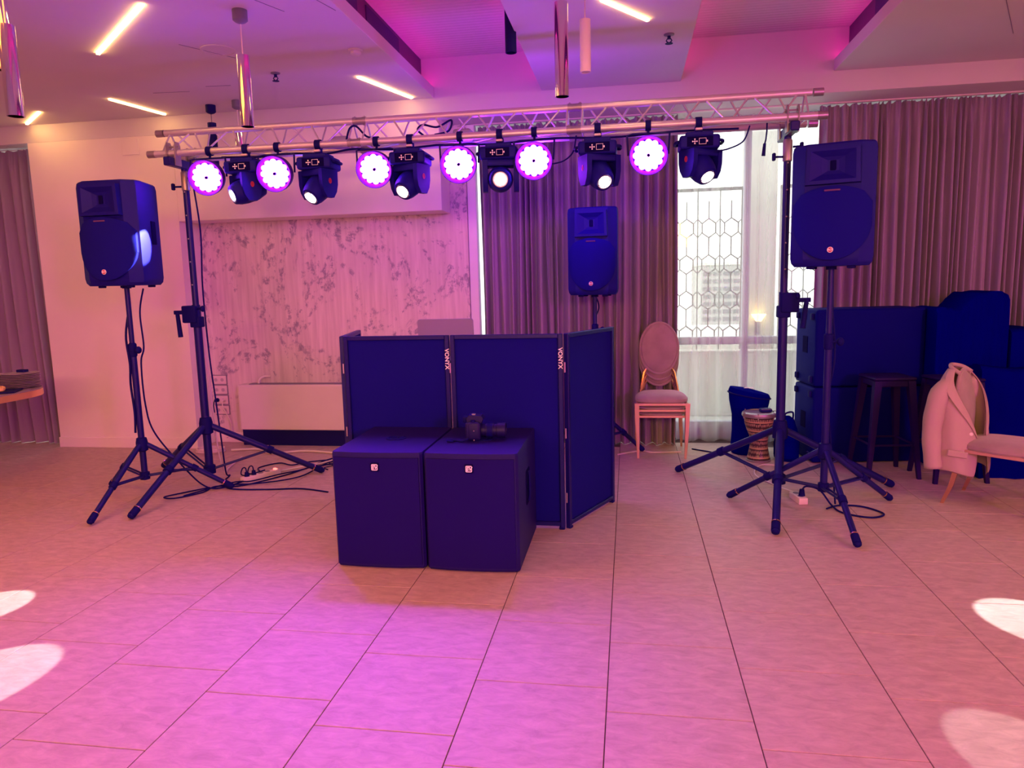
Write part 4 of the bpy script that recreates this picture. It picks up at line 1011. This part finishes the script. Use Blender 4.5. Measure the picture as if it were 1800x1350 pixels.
ob('pocket_flap', MB().box((0, 0, 0), (0.115, 0.016, 0.042), 0.005, 1, T(0.098, -0.196, 0.345, 0, 0.10, 0.55)), 'jacket', jk)

# ---------------------------------------------------------------- bar stools
def stool(loc, rz, label):
    r = empty('bar_stool', label, 'stool', loc, rz, group='dark bar stools')
    ob('seat', MB().box((0, 0, 0.740), (0.30, 0.30, 0.022), 0.010, 3), 'stool', r)
    ob('apron', MB().box((0, 0, 0.705), (0.27, 0.27, 0.050), 0.006, 1), 'stool', r)
    for i, j in ((-1, -1), (1, -1), (1, 1), (-1, 1)):
        l = MB(); q = []
        for z, e, hw in ((0.725, 0.118, 0.026), (0.35, 0.150, 0.020), (0.0, 0.182, 0.013)):
            q.append([l.bm.verts.new((i * e + a * hw, j * e + b2 * hw, z)) for a, b2 in ((-1, -1), (1, -1), (1, 1), (-1, 1))])
        for A, B in zip(q, q[1:]):
            for k in range(4): l.bm.faces.new((A[k], A[(k + 1) % 4], B[(k + 1) % 4], B[k]))
        l.bm.faces.new(q[0]); l.bm.faces.new(q[-1][::-1]); ob('leg', l, 'stool', r, smooth=False)
    for a, b2 in (((-1, -1), (1, -1)), ((1, -1), (1, 1)), ((1, 1), (-1, 1)), ((-1, 1), (-1, -1))):
        e = 0.160; ob('footrest', MB().cyl((a[0] * e, a[1] * e, 0.25), (b2[0] * e, b2[1] * e, 0.25), 0.008, seg=8), 'stool', r)
stool((1.905, 5.74, 0), 0.10, 'dark metal bar stool standing before the black covers, left of the jacket')
stool((2.325, 5.655, 0), 0.12, 'dark metal bar stool half hidden behind the beige jacket')

# ---------------------------------------------------------------- covered cabinets and black cloths
def covered_cabinet(z, label, h=0.62):
    r = empty('speaker_case', label, 'speaker cabinet', (1.455, 6.0, z), 0.14, group='black speaker cabinets stacked on each other')
    D = 0.42; W = 0.86
    ob('body', MB().box((W / 2, D / 2, h / 2), (W, D, h - 0.006), 0.022, 3), 'case', r)
    for y in (0.06, D - 0.06):
        for zz in (0.06, h - 0.06):
            ob('side_foot', MB().box((-0.010, y, zz), (0.022, 0.042, 0.052), 0.008, 2), 'rubber', r)
    ob('hand_hole', MB().box((-0.001, D / 2, h / 2 + 0.02), (0.006, 0.10, 0.135), 0.002, 1), 'hole', r)
    ob('latch', MB().box((0.085, -0.006, h / 2 + 0.03), (0.022, 0.014, 0.05), 0.003, 1), 'steel', r)
covered_cabinet(0.0, 'black speaker cabinet on the floor at the end of the dark pile, below its twin')
covered_cabinet(0.62, 'black speaker cabinet lying on top of its twin, nearest the bright window')

def draped(name, x0, x1, y0, y1, top, label, seed, rz=0):
    """cloth over boxes: top(x) heights in metres, front falls to the floor with soft folds"""
    rnd = random.Random(seed); n = 40; P = []
    prof = [(y1, 0.0), (y1, 0.5), (y1, 0.97), (y1 - 0.03, 1.0), ((y0 + y1) / 2, 1.0), (y0 + 0.03, 1.0), (y0, 0.97), (y0 - 0.008, 0.85), (y0 - 0.012, 0.6), (y0 - 0.018, 0.35), (y0 - 0.028, 0.12), (y0 - 0.036, 0.0)]
    for j, (y, k) in enumerate(prof):
        row = []
        for i in range(n + 1):
            t = i / n; x = x0 + (x1 - x0) * t; h = top(t)
            fold = 0.012 * math.sin(t * 31 + seed) * (1 - k) + 0.006 * math.sin(t * 73 + j)
            sag = -0.006 * math.sin(t * 17 + seed) if k == 1.0 else 0
            row.append((x, y + (fold if j > 5 else -fold), max(0.004, h * k + sag)))
        P.append(row)
    mb = MB().grid(P)
    A = [p[0] for p in P]; B = [p[-1] for p in P]
    mb.bm.faces.new([mb.bm.verts.new(p) for p in A]); mb.bm.faces.new([mb.bm.verts.new(p) for p in B][::-1])
    bmesh.ops.remove_doubles(mb.bm, verts=mb.bm.verts[:], dist=0.0005)
    return ob(name, mb, 'cloth', label=label, cat='black cloth', group='black cloths over the stored gear', angle=0.9)
def bump(t):
    h = 1.235
    if t > 0.35: h = 1.235 + 0.115 * min(1, (t - 0.35) / 0.22)
    return h - 0.02 * max(0, t - 0.92) / 0.08
draped('draped_cloth', 2.305, 2.80, 5.93, 6.40, bump, 'black cloth over the tallest heap of gear, raised in a hump behind the jacket', 3)
draped('draped_cloth', 2.815, 3.9, 5.90, 6.40, lambda t: 1.075 - 0.05 * t, 'black cloth over the lower heap of gear, at the very end away from the window', 8)
draped('draped_cloth', 2.52, 3.9, 5.66, 5.84, lambda t: 0.82 - 0.02 * math.sin(6 * t), 'black cloth over the low front boxes behind the chair with the jacket', 5)

# ---------------------------------------------------------------- drum, bags
db = empty('drum_bag', 'tall black padded drum bag with slanting lid, leaning against the sheer', 'bag', (1.015, 6.36, 0), 0.0)
mb = MB(); rings = []
for z, rx, ry, dz in ((0.0, 0.135, 0.12, 0), (0.02, 0.150, 0.13, 0), (0.20, 0.140, 0.12, 0), (0.34, 0.142, 0.125, 0), (0.45, 0.165, 0.14, -0.01), (0.52, 0.172, 0.145, -0.03), (0.545, 0.160, 0.135, -0.035), (0.555, 0.08, 0.07, -0.02), (0.558, 0.01, 0.01, 0)):
    rings.append([mb.bm.verts.new((rx * math.cos(2 * PI * k / 28), ry * math.sin(2 * PI * k / 28), z + dz * math.cos(2 * PI * k / 28))) for k in range(28)])
for A, B in zip(rings, rings[1:]):
    for k in range(28): mb.bm.faces.new((A[k], A[(k + 1) % 28], B[(k + 1) % 28], B[k]))
mb.bm.faces.new(rings[0][::-1]); mb.bm.faces.new(rings[-1])
ob('body', mb, 'cloth', db)
ob('zip_piping', MB().tube([(0.176 * math.cos(2 * PI * k / 36), 0.149 * math.sin(2 * PI * k / 36), 0.505 - 0.03 * math.cos(2 * PI * k / 36)) for k in range(37)], 0.006, 6, caps=False), 'rubber', db)
ob('strap', MB().tube(smooth_path([(0.10, -0.115, 0.42), (0.12, -0.15, 0.3), (0.11, -0.14, 0.15), (0.09, -0.12, 0.06)], 5), 0.008, 6), 'rubber', db)
lg = MB()
for k, (dx, dy, wd) in enumerate(((-0.02, 0, 0.05), (0.0, 0.018, 0.065), (0.015, -0.016, 0.04))): lg.box((dx, dy, 0.566), (wd, 0.009, 0.002), 0, 1)
ob('print', lg, 'print_', db, label='pale printed mark on the lid')

dk = empty('goblet_drum', 'patterned goblet drum with silver rim standing before the black drum bag', 'drum', (1.055, 6.085, 0), 0.0)
ob('shell', MB().lathe([(0.080, 0.0), (0.092, 0.004), (0.094, 0.02), (0.085, 0.05), (0.072, 0.12), (0.070, 0.17), (0.078, 0.215), (0.100, 0.265), (0.116, 0.315), (0.120, 0.365), (0.120, 0.385)], 36), 'drum', dk)
ob('rim', MB().lathe([(0.120, 0.372), (0.136, 0.374), (0.140, 0.384), (0.137, 0.402), (0.128, 0.410), (0.116, 0.412), (0.112, 0.404), (0.112, 0.39)], 36), 'steel', dk)
ob('drumhead', MB().lathe([(0.114, 0.404), (0.114, 0.407), (0.001, 0.407)], 32), 'skin', dk)
for k in range(6): ob('tuning_bolt', MB().cyl((0.134 * math.cos(k * PI / 3 + 0.3), 0.134 * math.sin(k * PI / 3 + 0.3), 0.36), (0.134 * math.cos(k * PI / 3 + 0.3), 0.134 * math.sin(k * PI / 3 + 0.3), 0.416), 0.005, seg=8), 'steel', dk)
ob('foot_ring', MB().lathe([(0.094, 0.0), (0.099, 0.004), (0.099, 0.014), (0.092, 0.018)], 32), 'steel', dk)
cl = empty('small_case', 'small dark glossy case lying on the goblet drum', 'case', (1.10, 6.07, 0.407), 0.2)
ob('body', MB().box((0, 0, 0.018), (0.095, 0.06, 0.034), 0.012, 3), 'metalblk', cl)
ob('lid_edge', MB().box((0, -0.002, 0.030), (0.088, 0.06, 0.003), 0.001, 1), 'steel', cl)

bg = empty('gear_bag', 'slumped black bag on the floor between the drum and the speaker cabinets', 'bag', (1.285, 6.14, 0), 0.15)
mb = MB(); rings = []
for z, rx, ry in ((0.0, 0.085, 0.10), (0.03, 0.100, 0.12), (0.14, 0.095, 0.11), (0.26, 0.078, 0.09), (0.34, 0.055, 0.06), (0.365, 0.02, 0.02)):
    rings.append([mb.bm.verts.new((rx * math.cos(2 * PI * k / 20) * (1 + 0.06 * math.sin(k * 1.9 + z * 20)), ry * math.sin(2 * PI * k / 20), z)) for k in range(20)])
for A, B in zip(rings, rings[1:]):
    for k in range(20): mb.bm.faces.new((A[k], A[(k + 1) % 20], B[(k + 1) % 20], B[k]))
mb.bm.faces.new(rings[0][::-1]); mb.bm.faces.new(rings[-1]); ob('body', mb, 'cloth', bg)
ob('handle', MB().tube(smooth_path([(-0.03, -0.03, 0.33), (-0.03, -0.04, 0.39), (0.03, -0.04, 0.40), (0.035, -0.03, 0.33)], 5), 0.008, 6), 'rubber', bg)

# ---------------------------------------------------------------- buffet table
tb = empty('buffet_table', 'round-cornered buffet table with copper rim at the left edge', 'table', (-5.37, 4.70, 0))
ol = rrect(1.28, 1.44, 0.42, 8)
ob('table_top', MB().prism(ol, 0.742, 0.750), 'tabletop', tb)
ob('rim', MB().prism([(x * 1.006, y * 1.006) for x, y in ol], 0.690, 0.7415), 'gold', tb)
ob('pedestal', MB().cyl((-0.25, -0.1, 0.02), (-0.25, -0.1, 0.69), 0.05, seg=18).lathe([(0.28, 0.0), (0.28, 0.015), (0.06, 0.04)], 28, T(-0.25, -0.1, 0)), 'gold', tb)
PL = (-4.955, 5.20); PL2 = (-5.17, 5.12)
pm = None
def plate(x, y, z, label):
    global pm
    if pm is None:
        o = ob('plate', MB().lathe([(0.075, 0), (0.085, 0.002), (0.132, 0.012), (0.136, 0.015), (0.131, 0.016), (0.084, 0.006), (0.001, 0.005)], 32), 'china'); pm = o.data
    else:
        o = bpy.data.objects.new('plate', pm); COL.objects.link(o)
    o.location = (x, y, z); o.rotation_euler = (0, 0, random.uniform(0, 6))
    return tag(o, label, 'plate', 'plates stacked on the buffet table')
ORD = ['lowest', 'second', 'third', 'fourth', 'fifth', 'sixth', 'seventh', 'eighth', 'ninth', 'topmost']
for k in range(9): plate(PL[0] + random.uniform(-.003, .003), PL[1] + random.uniform(-.003, .003), 0.7505 + 0.0132 * k, 'grey plate, ' + (ORD[k] if k < 8 else 'topmost') + ' of the stack under the small black box')
for k in range(8): plate(PL2[0] - 0.07 + random.uniform(-.003, .003), PL2[1] + random.uniform(-.003, .003), 0.7505 + 0.0132 * k, 'grey plate, ' + (ORD[k] if k < 7 else 'topmost') + ' of the stack under the folded napkin')
o = ob('black_box', MB().box((0, 0, 0.012), (0.075, 0.05, 0.022), 0.003, 1), 'plinth', label='small black box lying on the plate stack', cat='box'); o.location = (PL[0] + 0.0, PL[1] + 0.02, 0.7505 + 0.0132 * 8 + 0.0175)
o = ob('folded_napkin', MB().prism([(-0.10, -0.05), (0.12, -0.06), (0.10, 0.05), (-0.08, 0.06)], 0, 0.014, None, 0.12), 'china', label='folded pale napkin on the plate stack at the frame edge', cat='napkin'); o.location = (PL2[0] - 0.0, PL2[1], 0.7505 + 0.0132 * 7 + 0.0175)
o = ob('glass_bowl', MB().lathe([(0.03, 0), (0.05, 0.01), (0.062, 0.035), (0.058, 0.036), (0.045, 0.012), (0.001, 0.008)], 24), 'grey', label='small grey bowl on the folded napkin', cat='bowl'); o.location = (PL2[0] - 0.03, PL2[1], 0.7505 + 0.0132 * 7 + 0.033)
tx, ty = -4.93, 4.90
o = ob('slate_tray', MB().box((0, 0, 0.006), (0.34, 0.24, 0.010), 0.003, 1), 'plinth', label='flat black tray holding pastries on the buffet table', cat='tray'); o.location = (tx, ty, 0.7505); o.rotation_euler = (0, 0, 0.5)
for k, (dx, dy, dz, rz) in enumerate(((0.07, -0.02, 0.0, 0.3), (0.02, -0.05, 0.0, 1.2), (-0.03, 0.01, 0.0, 2.0), (0.03, 0.03, 0.0, 0.8), (-0.09, -0.01, 0.0, 0.1), (0.015, -0.005, 0.032, 0.5))):
    lab = ['golden pastry at the table-edge end of the black tray', 'golden pastry at the front side of the black tray', 'golden pastry in the middle of the black tray', 'golden pastry at the rear side of the black tray', 'golden pastry at the frame end of the black tray', 'golden pastry lying on top of the others'][k]
    o = ob('pastry', MB().box((0, 0, 0.017), (0.075, 0.036, 0.032), 0.012, 3).box((0.0, 0, 0.030), (0.05, 0.026, 0.014), 0.006, 2), 'bread', label=lab, cat='pastry', group='pastries on the black tray')
    o.location = (tx + dx, ty + dy, 0.762 + dz); o.rotation_euler = (0, 0, rz)

# ---------------------------------------------------------------- power strips and cables
ps = empty('power_strip', 'white power strip with a red lit switch on the floor between the stand legs', 'power strip', (-2.93, 5.27, 0), math.atan2(0.32, 0.17))
ob('body', MB().box((0, 0, 0.020), (0.34, 0.058, 0.040), 0.006, 2), 'whitepl', ps)
for k in range(4): ob('outlet', MB().lathe([(0.021, 0.040), (0.021, 0.042), (0.017, 0.042), (0.015, 0.0405), (0.001, 0.0405)], 16, T(-0.125 + 0.062 * k, 0, 0)), 'grey', ps)
ob('switch', MB().box((0.135, 0, 0.044), (0.024, 0.030, 0.012), 0.003, 1), 'redlamp', ps, label='red glowing switch')
for k, lab in ((0, 'black plug at the outer end of the floor power strip'), (1, 'black plug second along the floor power strip')):
    wv = Matrix.Rotation(math.atan2(0.32, 0.17), 4, 'Z') @ Vector((-0.125 + 0.062 * k, 0, 0))
    pg = empty('plug', lab, 'plug', (-2.93 + wv.x, 5.27 + wv.y, 0.041))
    ob('body', MB().cyl((0, 0, 0), (0, 0, 0.035), 0.019, 0.014, 12), 'rubber', pg)
    ob('cable_stub', MB().tube(smooth_path([(0, 0, 0.03), (-0.01, 0.005, 0.065), (-0.05, 0.03, 0.055), (-0.09, 0.07, 0.0), (-0.10, 0.14, -0.033), (-0.05, 0.22 + 0.05 * k, -0.034)], 5), 0.005, 6), 'rubber', pg)
ps2 = empty('power_strip', 'short pale power strip on the floor beside the right crank stand', 'power strip', (1.125, 4.96, 0), 1.75)
ob('body', MB().box((0, 0, 0.022), (0.17, 0.060, 0.044), 0.005, 2), 'whitepl', ps2)
for k in range(2): ob('outlet', MB().lathe([(0.021, 0.044), (0.021, 0.046), (0.017, 0.046), (0.015, 0.0445), (0.001, 0.0445)], 16, T(-0.035 + 0.075 * k, 0, 0)), 'grey', ps2)
pg = empty('plug', 'black plug standing in the short pale power strip', 'plug', (1.14, 4.935, 0.045))
ob('body', MB().cyl((0, 0, 0), (0, 0, 0.045), 0.022, 0.015, 12), 'rubber', pg)
ad = empty('power_adapter', 'small black power brick on the floor beside the bass cabinet', 'power adapter', (-2.46, 5.86, 0), 0.4)
ob('body', MB().box((0, 0, 0.018), (0.15, 0.06, 0.034), 0.006, 2), 'rubber', ad)
ob('cable', MB().tube(smooth_path([(-0.07, 0, 0.015), (-0.13, -0.06, 0.008), (-0.10, -0.16, 0.007), (-0.17, -0.22, 0.007), (-0.14, -0.30, 0.007)], 5), 0.0045, 6), 'rubber', ad)

def cable(pts, r, m, label, n=8):
    return ob('cable', MB().tube(smooth_path(pts, n), r, 7), m, label=label, cat='cable')
g = 0.007
cable([(-3.17, 5.04, 2.30), (-3.19, 5.12, 1.95), (-3.215, 5.13, 1.58), (-3.215, 5.13, 1.29), (-3.205, 5.13, 0.96), (-3.185, 5.13, 0.67), (-3.165, 5.13, 0.35), (-3.19, 5.2, 0.06), (-3.22, 5.30, g), (-3.16, 5.12, g), (-3.0, 4.93, g), (-2.7, 4.93, g), (-2.45, 4.97, g), (-2.2, 4.90, g)], 0.006, 'rubber', 'black cable running down the left crank stand and off towards the bass cabinet')
cable([(-3.29, 5.2, 1.30), (-3.283, 5.2, 1.02), (-3.27, 5.2, 0.73), (-3.255, 5.2, 0.45), (-3.25, 5.22, 0.2), (-3.27, 5.32, 0.02), (-3.35, 5.5, 0.012), (-3.45, 5.9, 0.012)], 0.006, 'whitepl', 'white cable hanging beside the left crank stand to the wall')
cable([(-3.42, 4.72, 1.53), (-3.435, 4.68, 1.36), (-3.43, 4.68, 1.12), (-3.452, 4.665, 1.0), (-3.45, 4.665, 0.7), (-3.42, 4.70, 0.48), (-3.28, 4.80, 0.2), (-3.18, 4.88, 0.04), (-3.08, 4.95, g), (-2.98, 5.16, 0.02), (-2.99, 5.16, 0.06)], 0.006, 'rubber', 'black cable trailing from the left loudspeaker down to the power strip')
cable([(-3.5, 4.66, 1.40), (-3.525, 4.63, 1.2), (-3.50, 4.61, 1.0), (-3.525, 4.63, 0.85), (-3.50, 4.61, 0.65), (-3.525, 4.63, 0.5)], 0.008, 'rubber', 'black cable wound round the pole of the left speaker stand')
cable([(-3.18, 4.95, g), (-3.30, 4.80, g), (-3.38, 4.68, g), (-3.28, 4.66, g), (-3.16, 4.82, g), (-3.15, 4.98, g), (-2.95, 5.02, g), (-2.75, 5.35, g), (-2.65, 5.6, g), (-2.4, 5.8, g)], 0.0055, 'rubber', 'black cable looping in front of the left crank stand on the floor')
cable([(-3.05, 5.02, 0.014), (-2.85, 5.06, 0.014), (-2.6, 5.28, 0.014), (-2.55, 5.75, 0.014), (-2.3, 5.95, 0.014)], 0.0055, 'rubber', 'black cable curving past the power strip under the stand leg')
cable([(-3.7, 6.15, 0.012), (-3.45, 6.2, 0.012), (-3.25, 6.05, 0.012), (-3.0, 6.15, 0.012), (-2.75, 6.12, 0.012), (-2.45, 6.0, 0.012)], 0.010, 'whitepl', 'thick white cable snaking along the floor in front of the heater plinth')
cable([(-2.85, 5.45, 0.012), (-2.75, 5.58, 0.010), (-2.62, 5.72, 0.010), (-2.5, 5.98, 0.010)], 0.007, 'whitepl', 'white lead of the power strip running back to the wall')
cable([(1.14, 4.93, 0.085), (1.16, 4.90, 0.12), (1.24, 4.88, 0.10), (1.30, 4.82, 0.02), (1.34, 4.70, g), (1.48, 4.62, g), (1.58, 4.70, g), (1.50, 4.84, g), (1.36, 4.86, g), (1.26, 4.78, g)], 0.006, 'rubber', 'black cable coiled on the floor under the right speaker stand')
cable([(1.235, 4.73, 1.50), (1.245, 4.75, 1.3), (1.26, 4.72, 1.0), (1.235, 4.74, 0.75), (1.25, 4.72, 0.5), (1.30, 4.80, 0.2), (1.33, 4.85, 0.02)], 0.006, 'rubber', 'black cable down the pole of the right speaker stand')
cable([(1.13, 5.05, 0.03), (1.05, 5.3, 0.008), (0.95, 5.6, 0.008), (1.05, 5.9, 0.008), (1.25, 5.85, 0.008)], 0.005, 'whitepl', 'thin white cable on the floor behind the right crank stand')
cable([(0.55, 6.45, 0.006), (0.75, 6.30, 0.006), (0.87, 6.2, 0.006), (0.95, 5.95, 0.006)], 0.006, 'rubber', 'dark cable on the floor from the chair stack to the drum bag')
cable([(-0.1, 6.2, 0.006), (0.1, 6.35, 0.006), (0.2, 6.30, 0.006), (0.45, 6.33, 0.006)], 0.006, 'whitepl', 'white cable on the floor under the chair stack')
cable([(-0.27, 6.15, 1.37), (-0.25, 6.16, 1.28), (-0.29, 6.14, 1.15), (-0.26, 6.14, 1.0)], 0.006, 'rubber', 'black cable hanging behind the middle loudspeaker stand')
# signal cables lashed along the truss
cable([(-2.9, 5.0, 2.455), (-2.6, 4.99, 2.44), (-2.4, 5.0, 2.455), (-2.1, 5.0, 2.44), (-1.9, 5.0, 2.46), (-1.6, 4.99, 2.44), (-1.3, 5.0, 2.455)], 0.007, 'rubber', 'black cable lashed under the truss between the left lights')
cable([(-1.3, 5.0, 2.455), (-0.9, 5.0, 2.44), (-0.5, 5.0, 2.455), (-0.1, 5.0, 2.44), (0.3, 5.0, 2.455), (0.7, 5.0, 2.45)], 0.007, 'rubber', 'black cable lashed under the truss between the right lights')
cable([(-1.95, 5.0, 2.52), (-1.92, 5.0, 2.60), (-1.87, 5.0, 2.61), (-1.80, 5.0, 2.54), (-1.72, 5.0, 2.52)], 0.007, 'rubber', 'black cable bow inside the truss at its left joint')
cable([(-1.40, 5.03, 2.53), (-1.44, 5.03, 2.57), (-1.40, 5.03, 2.60), (-1.30, 5.03, 2.58), (-1.20, 5.03, 2.62), (-1.22, 5.03, 2.55), (-1.32, 5.03, 2.53)], 0.007, 'rubber', 'black cable knot inside the truss over the end of the bulkhead')
cable([(0.545, 4.88, 2.30), (0.62, 4.90, 2.31), (0.72, 4.94, 2.36), (0.76, 4.95, 2.455)], 0.005, 'rubber', 'thin black cable drooping from the moving head before the sheer')
cable([(-0.50, 4.88, 2.27), (-0.42, 4.90, 2.29), (-0.36, 4.93, 2.35), (-0.34, 4.95, 2.455)], 0.005, 'rubber', 'thin black cable drooping from the magenta-rimmed par light')
dc = empty('cable_end', 'loose black cable end dangling from the truss before the sheer', 'cable', (0.865, 4.95, 2.465))
ob('lead', MB().tube([(0, 0, 0), (0.0, 0, -0.05), (-0.005, 0, -0.10), (-0.012, 0, -0.13)], 0.005, 7), 'rubber', dc)
ob('connector', MB().cyl((-0.012, 0, -0.125), (-0.018, 0, -0.20), 0.009, 0.012, 10), 'rubber', dc)
pb = [(-2.02, 5.08, 2.53, 'pale wrapped power box lying inside the truss above the left joint'), (-1.13, 5.08, 2.53, 'pale wrapped power box lying inside the truss by the cable knot')]
for x, y, z, lab in pb:
    o = ob('power_box', MB().box((0, 0, 0.035), (0.13, 0.11, 0.075), 0.02, 3), 'lid', label=lab, cat='power box', group='power boxes on the truss'); o.location = (x, y, z - 0.04)

cable([(-3.88 + (0.13 + 0.008 * math.sin(k * 0.9)) * math.cos(k * 0.5), 6.10 + 0.10 * math.sin(k * 0.5), 0.010 + 0.0009 * k) for k in range(40)], 0.006, 'whitepl', 'white cable coiled on the floor by the pillar behind the left crank stand', n=2)
cable([(-3.25, 4.72, g), (-3.05, 5.05, 0.02), (-2.92, 5.10, 0.02), (-2.80, 5.30, 0.02), (-2.68, 5.55, g), (-2.60, 5.9, g), (-2.35, 6.1, g)], 0.0055, 'rubber', 'black cable wandering from the left stands back towards the heater')
cable([(-2.99, 5.40, g), (-3.10, 5.55, g), (-3.0, 5.72, g), (-2.85, 5.66, g), (-2.75, 5.78, g), (-2.45, 5.92, g)], 0.0055, 'rubber', 'black cable in a wavy run behind the power strip')
